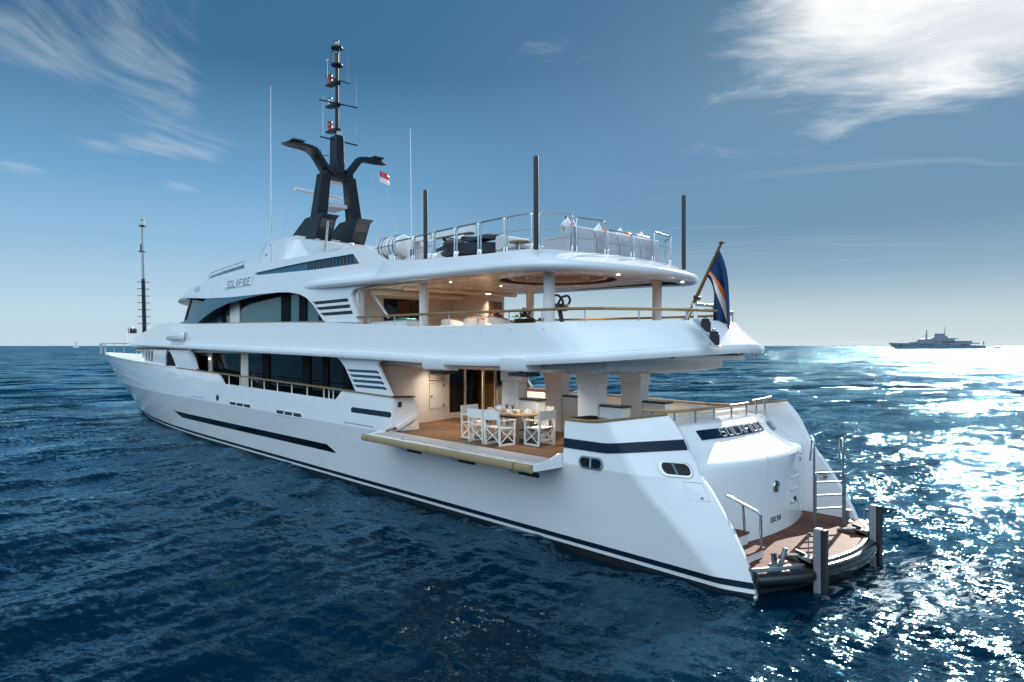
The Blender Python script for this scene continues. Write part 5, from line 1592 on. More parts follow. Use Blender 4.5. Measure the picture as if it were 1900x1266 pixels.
# ---- lamps that are lit in the photograph: ceiling spots of the two after decks
for x, y, z, e in ((9.0, 1.5, 4.02, 34), (6.0, 1.6, 4.02, 26), (9.5, -1.4, 4.02, 40), (12.6, -1.3, 4.0, 26), (5.6, -1.6, 4.02, 20), (11.3, .6, 4.02, 24),
                   (11.2, 1.4, 6.12, 45), (11.0, -1.0, 6.12, 40), (8.0, 2.1, 6.12, 34), (8.0, -2.1, 6.12, 30), (5.0, .6, 6.12, 28), (14.0, .6, 6.0, 18)):
    ld = bpy.data.lights.new('ceiling_lamp', 'AREA'); ld.shape = 'DISK'; ld.size = .22; ld.energy = e * (.55 if z < 5 else .72); ld.spread = R(115); ld.color = (1.0, .83, .64)
    lo_ = bpy.data.objects.new('ceiling_lamp', ld); col.objects.link(lo_); lo_.location = (x, y, z); lo_.parent = yacht
    if z < 5: lens(x, y, 4.088, .05, 'ceiling_spot')


# ---------------------------------------------------------------- things on board
# dining table, long oval, set for six
DZ = 1.932
def oval(a, b, n=40, p=2.6):
    return [(a * math.copysign(abs(math.cos(t)) ** (2 / p), math.cos(t)), b * math.copysign(abs(math.sin(t)) ** (2 / p), math.sin(t))) for t in np.linspace(0, 2 * math.pi, n, endpoint=False)]
tb = thing('dining_table', 'oval teak dining table laid for a meal on the open side deck', 'table', (7.08, 1.62, DZ))
MB().slab(oval(.92, .50), .70, .735).build('table_top', 'cap', tb, smooth=30, bevel=.008)
for x, y in ((-.62, .26), (-.62, -.26), (.62, .26), (.62, -.26)):
    MB().lathe([(0, 0), (.035, 0), (.042, .35), (.045, .70), (0, .70)], (x, y, 0), 14).build('table_leg', 'cap', tb)
MB().box((-.66, -.3, .62), (.66, -.24, .70)).box((-.66, .24, .62), (.66, .30, .70)).bar((-.62, -.26, .33), (-.62, .26, .33), .04, .04).bar((.62, -.26, .33), (.62, .26, .33), .04, .04).build('table_frame', 'brown', tb, smooth=0)

def make_chair():
    t = thing('director_chair', '', 'chair')
    W_, D_ = .27, .24
    for y in (-W_, W_):
        q = MB()
        q.bar((-D_, y, 0), (-D_ - .045, y, .86), .035, .045)          # rear upright
        q.bar((D_, y, 0), (D_, y, .62), .035, .045)
        q.bar((-D_ - .02, y, .022), (D_ + .02, y, .022), .04, .044)
        q.bar((-D_ - .03, y, .625), (D_ + .04, y, .625), .05, .028)
        q.bar((-D_, y, .43), (D_, y, .43), .028, .035)
        q.build('side_frame', 'chairframe', t, smooth=0)
        xb = MB().bar((-D_ + .02, y, .06), (D_ - .02, y, .41), .016, .022).bar((-D_ + .02, y, .41), (D_ - .02, y, .06), .016, .022)
        xb.build('side_brace', 'chairframe', t, smooth=0)
    for x in (-D_ - .005, D_ - .03):
        MB().bar((x, -W_, .07), (x, W_, .43), .018, .026, up=(1, 0, 0)).bar((x + .02, -W_, .43), (x + .02, W_, .07), .018, .026, up=(1, 0, 0)).build('cross_brace', 'chairframe', t, smooth=0)
    rows = [[(-D_, y, .455 - .022 * math.cos(y / W_ * math.pi / 2)), (0, y, .45 - .03 * math.cos(y / W_ * math.pi / 2)), (D_, y, .455 - .022 * math.cos(y / W_ * math.pi / 2))] for y in np.linspace(-W_, W_, 9)]
    q = MB().rows(rows); q.rows([[(a, b, c - .012) for a, b, c in r_] for r_ in rows], flip=True)
    q.build('canvas_seat', 'canvas', t)
    rows = []
    for y in np.linspace(-W_ - .025, W_ + .025, 11):
        bow = .03 * math.cos(y / W_ * math.pi / 2.2)
        rows.append([(-D_ - .028 - .05 * (z - .62) - bow, y, z + .006 * math.sin(y * 30)) for z in (.64, .72, .80, .865)])
    q = MB().rows(rows); q.rows([[(a - .012, b, c) for a, b, c in r_] for r_ in rows], flip=True)
    q.build('canvas_back', 'canvas', t)
    return t
ch0 = make_chair()
CH = [(7.32, 2.28, -90, 'white director chair with its back to the balcony, the forward one of two'),
      (6.66, 2.30, -90, 'white director chair beside the balcony, nearest the teak table leg, seen from behind'),
      (5.98, 1.58, 0, 'white director chair with a grey throw over its arm'),
      (8.06, 1.92, 180, 'white director chair at the forward end of the table, partly hidden'),
      (7.32, .98, 90, 'white director chair across the table, facing the balcony, forward of its twin'),
      (6.62, .98, 90, 'white director chair across the table, facing the balcony, nearer the stern')]
for i, (x, y, a, lb) in enumerate(CH):
    c = ch0 if i == 0 else copy_tree(ch0)
    c.location = (x, y, DZ); c.rotation_euler = (0, 0, R(a)); c['label'] = lb; c['group'] = 'director chairs round the table'
# throw over the aft chair
M['throw'] = mat('pale_throw', (.55, .53, .52), .9, var=.08, vscale=14, bump=.004, bscale=80)
rows = []
for x in np.linspace(-.12, .13, 6):
    prof = [(-.31, .30), (-.305, .55), (-.29, .665), (-.255, .672), (-.22, .66), (-.215, .42)]
    rows.append([(x + .01 * math.sin(9 * z), y + .008 * math.sin(30 * x + z * 9), z) for y, z in prof])
q = MB().rows(rows); q.rows([[(a, b + .008, c) for a, b, c in r_] for r_ in rows], flip=True)
q.xf(Matrix.Translation((5.98, 1.58, 0)))
q.v = [(x, y, z + DZ + .0) for x, y, z in q.v]
tag(q.build('throw_blanket', 'throw'), 'pale grey throw hanging over the arm of the after end chair', 'blanket')

TZ = DZ + .736
def place_obj(mb, name, m, loc, label, cat, group=None, smooth=50):
    o = mb.build(name, m, None, smooth=smooth); o.location = loc
    return tag(o, label, cat, group)
plate = lambda r=.135: MB().lathe([(0, 0), (r * .6, 0), (r, .018), (r * .98, .022), (r * .6, .008), (0, .006)], n=24)
bowl = lambda r=.08, h=.065: MB().lathe([(0, 0), (r * .45, 0), (r * .8, h * .45), (r, h), (r * .95, h), (r * .72, h * .5), (0, .012)], n=20)
def cup_mb():
    q = MB().lathe([(0, 0), (.025, 0), (.036, .03), (.042, .075), (.038, .075), (.03, .02), (0, .01)], n=16)
    return q.tube(bent([(.04, 0, .062), (.07, 0, .06), (.07, 0, .025), (.034, 0, .02)], .015), .005, 6)
where = ['before the forward balcony-side chair', 'before the balcony-side chair nearer the stern', 'before the after end chair', 'before the forward end chair', 'before the forward far-side chair', 'before the far-side chair nearer the stern']
spots = [(7.35, 1.93), (6.70, 1.95), (6.38, 1.62), (7.78, 1.66), (7.36, 1.32), (6.68, 1.30)]
for (x, y), wv_ in zip(spots, where):
    place_obj(plate(), 'dinner_plate', 'china', (x, y, TZ), 'white dinner plate ' + wv_, 'plate', 'plates laid on the table')
    place_obj(bowl(), 'breakfast_bowl', 'china', (x, y, TZ + .012), 'small white bowl standing on the plate ' + wv_, 'bowl', 'bowls on the plates')
    dx_, dy_ = (7.08 - x) * .22, (1.62 - y) * .45
    place_obj(cup_mb(), 'tea_cup', 'china', (x + (.17 if abs(y - 1.62) > .1 else dx_ * 1.1), y + dy_ * (1 if abs(dy_) > .02 else 0) + (0.15 if abs(y - 1.62) < .1 else 0), TZ), 'white cup beside the plate ' + wv_, 'cup', 'cups on the table')
place_obj(MB().lathe([(0, 0), (.07, 0), (.10, .05), (.09, .12), (.05, .15), (.015, .155), (.018, .18), (0, .185)], n=20).tube(spline([(.09, 0, .06), (.15, 0, .10), (.17, 0, .14)], 3), [.018, .016, .014, .012, .01, .01, .01], 8), 'tea_pot', 'china', (7.42, 1.64, TZ), 'round white teapot in the middle of the laid table', 'teapot')
place_obj(bowl(.11, .08), 'fruit_bowl', 'china', (6.78, 1.62, TZ), 'wide white bowl in the middle of the table towards the stern', 'bowl')
M['fruit'] = mat('yellow_fruit', (.6, .36, .04), .4, var=.15, vscale=20)
place_obj(MB().lathe([(0, -.035), (.025, -.025), (.036, 0), (.025, .025), (0, .035)], n=14), 'lemon', 'fruit', (6.78, 1.63, TZ + .075), 'yellow lemon lying in the wide white bowl', 'lemon')
for x, y, lb in ((7.22, 1.55, 'spiky green table plant beside the teapot'), (6.95, 1.60, 'spiky green table plant near the middle of the table')):
    t = thing('table_plant', lb, 'plant', (x, y, TZ), group='plants on the table')
    MB().lathe([(0, 0), (.03, 0), (.042, .07), (.036, .07), (0, .06)], n=14).build('plant_pot', 'china', t)
    q = MB()
    for k in range(16):
        a = rnd.uniform(0, 6.28); l_ = rnd.uniform(.10, .17); sp = rnd.uniform(.3, .95)
        p0 = Vector((0, 0, .06)); p1 = Vector((math.cos(a) * l_ * sp * .5, math.sin(a) * l_ * sp * .5, .06 + l_ * .75)); p2 = Vector((math.cos(a) * l_ * sp, math.sin(a) * l_ * sp, .06 + l_))
        sd = Vector((-math.sin(a), math.cos(a), 0)) * .012
        q.add([p0 - sd * .5, p0 + sd * .5, p1 + sd, p1 - sd, p2], [(0, 1, 2, 3), (3, 2, 4)])
    q.build('plant_leaves', 'green', t, smooth=0, fix=False)
o = MB().slab([(-.75, -.45), (.75, -.45), (.75, .45), (-.75, .45)], 0, .018).build('door_mat', 'mat', None, smooth=0); o.location = (11.75, -1.45, DZ); o.rotation_euler = (0, 0, R(90)); tag(o, 'straw coloured doormat lying before the saloon doors', 'doormat')
t = thing('side_chest', 'low dark wooden chest on the deck behind the dining table', 'chest', (5.9, .05, DZ))
MB().box((-.3, -.25, 0), (.3, .25, .45)).build('chest_body', 'brown', t, smooth=0, bevel=.01)
MB().box((-.32, -.27, .453), (.32, .27, .49)).build('chest_lid', 'cap', t, smooth=0, bevel=.01)

# boarding ladder standing on the platform
t = thing('boarding_ladder', 'polished steel swim ladder standing folded up on the bathing platform', 'ladder', (.055, -1.255, .505))
u = Vector((.185, .295, 0)); nrm_ = Vector((-.84, .53, 0))
for s_ in (1, -1):
    b = u * s_
    MB().tube([b, b + Vector((0, 0, 1.72))], .024, 10).build('ladder_rail', 'steel3', t)
    MB().tube([b + nrm_ * .06, b + nrm_ * .06 + Vector((0, 0, 1.15))], .018, 8).build('inner_rail', 'steel3', t)
    MB().tube(bent([b + Vector((0, 0, 1.55)), b + Vector((0, 0, 1.88)), b + nrm_ * -.09 + Vector((0, 0, 1.9)), b + nrm_ * -.14 + Vector((0, 0, 1.42))], .06), .02, 8).build('hand_hold', 'steel', t)
for z in (.42, .70, .98, 1.18):
    MB().bar(u + Vector((0, 0, z)), -u + Vector((0, 0, z)), .075, .03).build('ladder_rung', 'steel3', t, smooth=0, bevel=.006)

# ---- upper deck
t = thing('exercise_bike', 'black exercise bike by the port rail of the upper deck', 'exercise bike', (5.16, 1.6, 4.302))
MB().box((-.25, -.2, 0), (-.17, .2, .07)).box((.75, -.2, 0), (.83, .2, .07)).bar((-.2, 0, .05), (.8, 0, .05), .07, .08).lathe([(0, -.05), (.24, -.05), (.24, .05), (0, .05)], (.05, 0, .36), 20, 'y').build('bike_frame', 'charcoal', t, smooth=40)
MB().bar((-.05, 0, .4), (.12, 0, 1.05), .09, .08).build('front_post', 'charcoal', t, smooth=0, bevel=.01)
MB().bar((.55, 0, .1), (.62, 0, .78), .07, .06).build('saddle_post', 'steel2', t, smooth=0)
MB().slab([(.45, -.04), (.78, -.12), (.84, 0), (.78, .12), (.45, .04)], .78, .85).build('saddle', 'black', t, smooth=0, bevel=.02)
MB().prism([(-.08, 1.05), (.05, 1.0), (.28, 1.12), (.32, 1.17), (.26, 1.20), (-.02, 1.20)], 'y', -.17, .17).build('console', 'charcoal', t, smooth=0, bevel=.02)
for s_ in (1,):
    MB().tube(bent([(.30, .19, 1.12), (.40, .19, 1.16), (.22, .19, 1.40), (.0, .19, 1.42), (-.12, .15, 1.30), (-.1, .1, 1.18)], .07), .03, 10).build('handlebar', 'charcoal', t)
    MB().tube(bent([(.30, -.19, 1.12), (.40, -.19, 1.16), (.22, -.19, 1.40), (.0, -.19, 1.42), (-.12, -.15, 1.30), (-.1, -.1, 1.18)], .07), .03, 10).build('handlebar', 'charcoal', t)

t.scale = (.95, .95, .93)

def armchair(x, y, rz, lb):
    t = thing('curved_armchair', lb, 'armchair', (x, y, 4.302), R(rz), 'curved armchairs on the upper deck')
    rows = []
    for a in np.linspace(R(-115), R(115), 19):
        h = .84 - .26 * (abs(a) / R(115)) ** 2
        c, s = -math.cos(a), math.sin(a)
        rows.append([(.34 * c, .40 * s, .05), (.34 * c, .40 * s, h), (.42 * c, .49 * s, h), (.42 * c, .49 * s, .05)])
    MB().rows(rows, closed=True).build('chair_shell', 'seat', t, smooth=40)
    MB().tube([((.38) * -math.cos(a), .445 * math.sin(a), .85 - .26 * (abs(a) / R(115)) ** 2) for a in np.linspace(R(-115), R(115), 19)], .032, 8).build('chair_rim', 'brown', t)
    MB().slab(oval(.33, .38, 24), .22, .46).build('seat_cushion', 'seat', t, smooth=40, bevel=.03)
for x, y, rz, lb in ((9.1, 1.75, -90, 'cream armchair with dark wooden rim, forward of its two neighbours behind the rail'), (8.15, 1.7, -80, 'cream armchair with dark rim, the middle one behind the rail'), (7.25, 1.7, -95, 'cream armchair with dark rim, next to the potted plant on the upper deck')):
    armchair(x, y, rz, lb)
t = thing('coffee_table', 'low dark table between the upper deck armchairs', 'table', (8.1, .5, 4.302))
MB().slab(oval(.8, .4), .55, .60).build('table_top', 'brown', t, smooth=30)
MB().lathe([(0, 0), (.25, 0), (.06, .08), (.06, .55), (0, .55)], n=14).build('table_base', 'brown', t)
t = thing('potted_plant', 'dark leafy plant in a round dark bowl at the upper deck column', 'plant', (6.75, 1.35, 4.302))
MB().lathe([(0, 0), (.12, 0), (.10, .45), (.26, .62), (.30, .78), (.26, .8), (0, .76)], n=18).build('plant_pot', 'charcoal', t)
q = MB()
for k in range(70):
    a = rnd.uniform(0, 6.28); el = rnd.uniform(.1, 1.4); l_ = rnd.uniform(.16, .42)
    p2 = Vector((math.cos(a) * math.cos(el) * l_, math.sin(a) * math.cos(el) * l_, .78 + math.sin(el) * l_ * .85)); p0 = Vector((p2.x * .6, p2.y * .6, .78 + (p2.z - .78) * .6))
    sd = Vector((-math.sin(a), math.cos(a), rnd.uniform(-.5, .5))) * .04
    q.add([p0, (p0 + p2) / 2 + sd, p2, (p0 + p2) / 2 - sd], [(0, 1, 2, 3)])
q.build('plant_leaves', 'green', t, smooth=0, fix=False)
t = thing('bar_cabinet', 'white cabinet with a dark top against the upper deck rail', 'cabinet', (11.5, 2.2, 4.302))
MB().box((-1.0, -.3, 0), (1.0, .3, .82)).build('cabinet_body', 'white', t, smooth=0, bevel=.02)
MB().box((-.98, -.28, .823), (.98, .28, .85)).build('cabinet_top', 'greypaint', t, smooth=0)
for x in (-.5, 0, .5): MB().box((x - .008, .302, .08), (x + .008, .306, .78)).build('door_gap', 'greypaint', t, smooth=0)
t = thing('teal_cushion', 'teal seat cushion standing on the upper deck cabinet', 'cushion', (11.7, 1.75, 5.12))
M['tealcloth'] = mat('teal_cloth', (.012, .13, .14), .8, var=.1, vscale=20)
MB().box((-.35, -.2, .03), (.35, .2, .13)).build('cushion_body', 'tealcloth', t, smooth=0, bevel=.04, seg=3)
# lifebuoy on its board
t = thing('lifebuoy', 'red-brown lifebuoy with white bands hanging on a wooden board by the pilaster', 'lifebuoy', (11.27, -1.62, 5.35))
MB().box((-.0, -.30, -.62), (.025, .30, .55)).build('mounting_board', 'amber', t, smooth=0, bevel=.006)
M['buoy'] = mat('dark_orange_red', (.22, .035, .02), .4, var=.15)
q = MB().tube([(-.055, .21 * math.cos(a), .27 * math.sin(a)) for a in np.linspace(0, 2 * math.pi, 28, endpoint=False)], .065, 10, closed=True)
q.build('buoy_ring', 'buoy', t)
for a0 in (40, 140, 220, 320):
    aa = [R(a0 + k) for k in (-9, 0, 9)]
    MB().tube([(-.055, .21 * math.cos(a), .27 * math.sin(a)) for a in aa], .07, 10).build('buoy_band', 'canvas', t)

t = thing('deck_bench', 'low oval wooden bench on the side deck behind the open rail', 'bench', (23.2, 2.45, DZ))
MB().slab(oval(.75, .2, 28), .62, .70).build('bench_top', 'rub', t, smooth=30, bevel=.02)
for x in (-.5, .5): MB().box((x - .05, -.15, 0), (x + .05, .15, .62)).build('bench_leg', 'brown', t, smooth=0)

# ---- ensign and its staff
M['staffwood'] = teak_mat('dark_varnished_staff', (0.22, 0.12, 0.045), (0.13, 0.07, 0.025), 0.8, 1, 0.3, False)
t = thing('flagstaff', 'varnished wooden flagstaff leaning aft over the stern rail', 'flagpole', (2.78, 0, 4.98))
base_ = Vector((2.78, 0, 4.98))
MB().tube([Vector((2.78, 0, 4.98)) - base_, Vector((2.45, 0, 5.6)) - base_, Vector((1.87, 0, 6.68)) - base_], [.045, .042, .03], 12).build('staff', 'staffwood', t)
MB().lathe([(0, 0), (.06, 0), (.07, .03), (.03, .05), (0, .05)], tuple(Vector((1.865, 0, 6.67)) - base_), 14).build('truck_cap', 'staffwood', t)
MB().tube([Vector((2.78, 0, 4.98)) - base_, Vector((2.62, 0, 5.28)) - base_], .056, 12).build('staff_socket', 'steel2', t)
MB().bar(Vector((2.50, 0, 5.46)) - base_, Vector((2.46, 0, 5.54)) - base_, .12, .12).build('staff_cleat', 'charcoal', t, smooth=0)
m = bpy.data.materials.new('ensign_cloth'); m.use_nodes = True
q_ = NT(m.node_tree); b_ = m.node_tree.nodes['Principled BSDF']
uvn = q_.n('ShaderNodeUVMap', {'uv_map': 'cloth'}).outputs[0]
sp = q_.n('ShaderNodeSeparateXYZ', _0=uvn).outputs
lineo = q_.math('SUBTRACT', sp[1], q_.math('MULTIPLY', sp[0], 0.62))           # v above the ray centre
wid = q_.math('ADD', 0.055, q_.math('MULTIPLY', sp[0], 0.10))
v0 = q_.math('SUBTRACT', lineo, 0.16)
isor = q_.math('MULTIPLY', q_.math('GREATER_THAN', v0, 0.0), q_.math('LESS_THAN', v0, wid))
iswh = q_.math('MULTIPLY', q_.math('LESS_THAN', v0, 0.0), q_.math('GREATER_THAN', v0, q_.math('MULTIPLY', wid, -1.0)))
cl_ = q_.mix(isor, (.012, .06, .17, 1), (.75, .26, .05, 1)); cl_ = q_.mix(iswh, cl_, (.72, .72, .74, 1))
m.node_tree.links.new(cl_, b_.inputs['Base Color']); b_.inputs['Roughness'].default_value = .8
tr = q_.n('ShaderNodeBsdfTranslucent', Color=cl_); mx = q_.n('ShaderNodeMixShader', _0=.35, _1=b_.outputs[0], _2=tr)
m.node_tree.links.new(mx.outputs[0], m.node_tree.nodes['Material Output'].inputs['Surface'])
M['ensign'] = m
h0, h1 = Vector((1.93, 0, 6.55)), Vector((2.24, 0, 5.97))
NU, NV = 40, 22
vs, uvs, fs = [], [], []
for i in range(NU + 1):
    u_ = i / NU
    for j in range(NV + 1):
        v_ = j / NV                                   # 0 top, 1 bottom of the hoist
        h = h0.lerp(h1, v_)
        tx = 1.58 + .50 * v_
        k = 1 - math.exp(-3.6 * u_)
        drop = (1.82 * u_ ** .92) * (1 - v_) + (1.02 * u_ ** 1.25) * v_
        x = h.x + (tx - h.x) * k
        fold = math.sin(v_ * 11 + 1.2 * u_) * .14 * min(1, u_ * 2.2) + math.sin(v_ * 23 + 4 * u_) * .02 * u_
        vs.append((x - h0.x + .03 * math.sin(v_ * 9) * k, fold, h.z - drop - h0.z)); uvs.append((u_, 1 - v_))
for i in range(NU):
    for j in range(NV):
        a = i * (NV + 1) + j
        fs.append((a, a + 1, a + NV + 2, a + NV + 1))
me = bpy.data.meshes.new('ensign_flag'); me.from_pydata(vs, [], fs)
ul = me.uv_layers.new(name='cloth')
for lp_ in me.loops: ul.data[lp_.index].uv = uvs[lp_.vertex_index]
me.polygons.foreach_set('use_smooth', [True] * len(me.polygons)); me.materials.append(m)
fo_ = bpy.data.objects.new('ensign_flag', me); col.objects.link(fo_); fo_.location = h0
so = fo_.modifiers.new('cloth', 'SOLIDIFY'); so.thickness = .004
tag(fo_, 'blue ensign with orange and white rays drooping from the wooden staff', 'flag')
# courtesy flag under the mast arm
vs, fs = [], []
for i in range(9):
    for j in range(7):
        u_, v_ = i / 8, j / 6
        vs.append((-.10 * u_ + .03 * math.sin(u_ * 7), -.42 * u_, -.50 * v_ - .22 * u_ ** 1.3 * (1 - v_ * .4)))
cf = thing('courtesy_flag', 'small red and white flag flying under the mast arm', 'flag', (19.25, -2.0, 11.95))
for nm, j0, j1, m_ in (('red_half', 0, 3, 'red'), ('white_half', 3, 6, 'canvas')):
    q = MB(); q.rows([[vs[i * 7 + j] for j in range(j0, j1 + 1)] for i in range(9)]); o = q.build(nm, m_, cf)
    so = o.modifiers.new('cloth', 'SOLIDIFY'); so.thickness = .006

# ---- sundeck: life raft, jet ski, sofas
t = thing('life_raft', 'white life raft canister strapped in its cradle on the sundeck', 'life raft', (11.55, 2.25, 6.9))
MB().lathe([(0, -.66), (.22, -.66), (.30, -.62), (.33, -.54), (.345, 0), (.33, .54), (.30, .62), (.22, .66), (0, .66)], (0, 0, .48), 28, 'x').build('canister', 'raft', t, smooth=40)
MB().lathe([(.347, -.02), (.355, -.015), (.355, .015), (.347, .02)], (0, 0, .48), 28, 'x').build('canister_seam', 'greypaint', t)
for x in (-.42, -.22, .16, .36):
    MB().lathe([(.347, -.009), (.352, -.008), (.352, .008), (.347, .009)], (x, 0, .48), 28, 'x').build('strap', 'charcoal', t)
MB().bar((-.55, .349, .48), (.55, .349, .48), .01, .012).build('strap', 'charcoal', t, smooth=0)
for x in (-.3, .3):
    MB().prism([(-.3, 0), (.3, 0), (.3, .22), (.22, .19), (0, .12), (-.22, .19), (-.3, .22)], 'x', x - .13, x + .13).build('cradle', 'white', t, smooth=0)

t = thing('jet_ski', 'grey and white jet ski on its chocks on the sundeck', 'jet ski', (9.3, 1.15, 6.402))
rows = []
for x, w_, zb, zg, zd in ((-1.45, .46, .40, .62, .80), (-1.1, .52, .34, .62, .86), (-.4, .55, .30, .64, .95), (.3, .54, .30, .68, 1.0), (.9, .42, .36, .76, 1.02), (1.35, .22, .52, .84, .98), (1.55, .05, .72, .9, .94)):
    rows.append([(x, 0, zb), (x, w_ * .6, zb + .08), (x, w_, zg - .08), (x, w_ * 1.02, zg), (x, w_ * .85, zg + .08), (x, w_ * .45, zd), (x, 0, zd + .03),
                 (x, -w_ * .45, zd), (x, -w_ * .85, zg + .08), (x, -w_ * 1.02, zg), (x, -w_, zg - .08), (x, -w_ * .6, zb + .08)])
def sub(r_, idx): return [[r[i] for i in idx] for r in r_]
MB().rows(sub(rows, [9, 10, 11, 0, 1, 2, 3])).build('jet_hull', 'charcoal', t, smooth=40)
MB().rows(sub(rows, [3, 4, 5, 6, 7, 8, 9])).build('jet_deck', 'charcoal', t, smooth=40)
MB().prism([(-1.44, .42), (-1.44, .8), (-1.43, .8), (-1.43, .42)], 'y', -.46, .46).build('jet_transom', 'charcoal', t, smooth=0)
MB().rows([[(x, w_, z), (x, w_ * .7, z + .12), (x, 0, z + .15), (x, -w_ * .7, z + .12), (x, -w_, z)] for x, w_, z in ((-1.3, .2, .92), (-.9, .22, 1.0), (-.4, .2, .98), (0.1, .17, 1.04), (.25, .1, 1.06))]).build('jet_seat', 'black', t, smooth=40)
MB().rows([[(x, w_, z), (x, w_ * .5, z + .1), (x, 0, z + .13), (x, -w_ * .5, z + .1), (x, -w_, z)] for x, w_, z in ((.2, .2, 1.1), (.5, .28, 1.18), (.9, .25, 1.08), (1.3, .1, .97))]).build('jet_cowl', 'raft', t, smooth=40)
MB().tube(bent([(.28, .42, 1.34), (.38, .15, 1.30), (.38, -.15, 1.30), (.28, -.42, 1.34)], .06), .025, 8).tube([(.5, 0, 1.15), (.36, 0, 1.31)], .05, 8).build('jet_handlebar', 'black', t)
MB().prism([(.5, 1.28), (.85, 1.2), (.6, 1.48), (.55, 1.48)], 'y', -.18, .18).build('jet_windscreen', 'charcoal', t, smooth=0)
for s_ in (1, -1):
    MB().bar((.75, s_ * .3, 1.12), (.62, s_ * .48, 1.2), .1, .05).build('jet_mirror', 'black', t, smooth=0)
for x in (-.8, .7):
    MB().box((x - .1, -.45, 0), (x + .1, .45, .36)).build('chock', 'white', t, smooth=0)

t = thing('sun_sofa', 'long pale grey sofa with panelled back across the after sundeck', 'sofa', (5.12, 0, 6.402))
MB().box((-.42, -1.75, .02), (.43, 1.82, .40)).build('sofa_base', 'greypaint', t, smooth=0, bevel=.015)
for i in range(4):
    y0 = -1.72 + i * .885
    q = MB().box((-.455, y0 + .02, .10), (-.423, y0 + .07, .62)).box((-.455, y0 + .80, .10), (-.423, y0 + .85, .62)).box((-.454, y0 + .071, .56), (-.423, y0 + .799, .62)).box((-.454, y0 + .071, .10), (-.423, y0 + .799, .16))
    q.box((-.438, y0 + .072, .161), (-.42, y0 + .798, .559))
    q.build('back_panel', 'greypaint', t, smooth=0)
    MB().box((-.42, y0 + .01, .42), (-.16, y0 + .86, .84)).build('back_cushion', 'sofa', t, smooth=0, bevel=.05, seg=3)
    MB().box((-.15, y0 + .01, .41), (.43, y0 + .86, .56)).build('seat_cushion', 'sofa', t, smooth=0, bevel=.05, seg=3)
q = MB().box((-.42, 1.823, .10), (.43, 1.85, .16)).box((-.42, 1.823, .56), (.43, 1.85, .62)).box((-.42, 1.822, .161), (-.37, 1.85, .559)).box((.38, 1.822, .161), (.43, 1.85, .559)).box((-.369, 1.823, .162), (.379, 1.838, .558))
q.build('end_panel', 'greypaint', t, smooth=0)
t = thing('sun_chair', 'pale grey sundeck seat forward of the long sofa', 'seat', (6.55, 1.7, 6.402))
MB().box((-.4, -.5, .02), (.4, .5, .40)).build('seat_base', 'greypaint', t, smooth=0, bevel=.015)
MB().box((-.4, -.5, .41), (.15, .5, .55)).build('seat_cushion', 'sofa', t, smooth=0, bevel=.05, seg=3)
MB().box((.16, -.5, .41), (.42, .5, .80)).build('back_cushion', 'sofa', t, smooth=0, bevel=.05, seg=3)
t = thing('side_table', 'small round wooden side table beside the sundeck seat', 'table', (5.95, 2.3, 6.402))
MB().lathe([(0, .50), (.26, .50), (.26, .53), (0, .53)], n=24).build('table_top', 'cap', t)
MB().box((-.2, -.2, 0), (.2, .2, .018)).tube([(0, 0, .018), (0, 0, .5)], .03, 10).build('table_stand', 'steel2', t, smooth=40)
def pillow(x, y, rz, m_, lb, tilt=12, grp=None, sz=.17):
    n_ = 9; q = MB(); rows = []
    for i in range(n_):
        rows.append([])
        for j in range(n_):
            a, b = -1 + 2 * i / (n_ - 1), -1 + 2 * j / (n_ - 1)
            pinch = 1 - .13 * (1 - a * a) * abs(b) ** 3 - .0
            rows[-1].append((a * sz * (1 - .14 * (1 - b * b) * abs(a) ** 2), b * sz * (1 - .14 * (1 - a * a) * abs(b) ** 2), .085 * ((1 - a ** 4) * (1 - b ** 4)) ** .6))
    q.rows(rows); q.rows([[(p[0], p[1], -p[2]) for p in r_] for r_ in rows], flip=True)
    q.xf(Matrix.Rotation(R(rz), 4, 'Z') @ Matrix.Rotation(R(90 - tilt), 4, 'Y') @ Matrix.Rotation(R(45), 4, 'Z'))
    o = q.build('throw_pillow', m_, None, smooth=60); o.location = (x, y, 6.402 + .86)
    return tag(o, lb, 'pillow', grp)
g_ = 'pillows on the long sofa'
pillow(5.05, 1.62, 15, 'canvas', 'white pillow at the port end of the long sofa', 12, g_)
pillow(5.15, 1.30, -10, 'canvas', 'white pillow second from the port end of the long sofa', 14, g_)
pillow(5.02, 1.45, 4, 'orange', 'orange pillow between the two white ones at the port end', 16, g_, .11)
pillow(5.08, .42, 8, 'canvas', 'white pillow leaning near the middle of the long sofa', 12, g_)
pillow(5.0, .25, -5, 'orange', 'orange pillow beside the middle white pillow', 14, g_, .11)
pillow(5.08, -.45, 8, 'canvas', 'white pillow past the middle of the long sofa towards starboard', 12, g_)
pillow(5.0, -.65, -5, 'orange', 'orange pillow nearest the starboard end of the long sofa', 14, g_, .11)
pillow(5.08, -1.35, 10, 'canvas', 'lone white pillow at the starboard end of the long sofa', 12, g_)


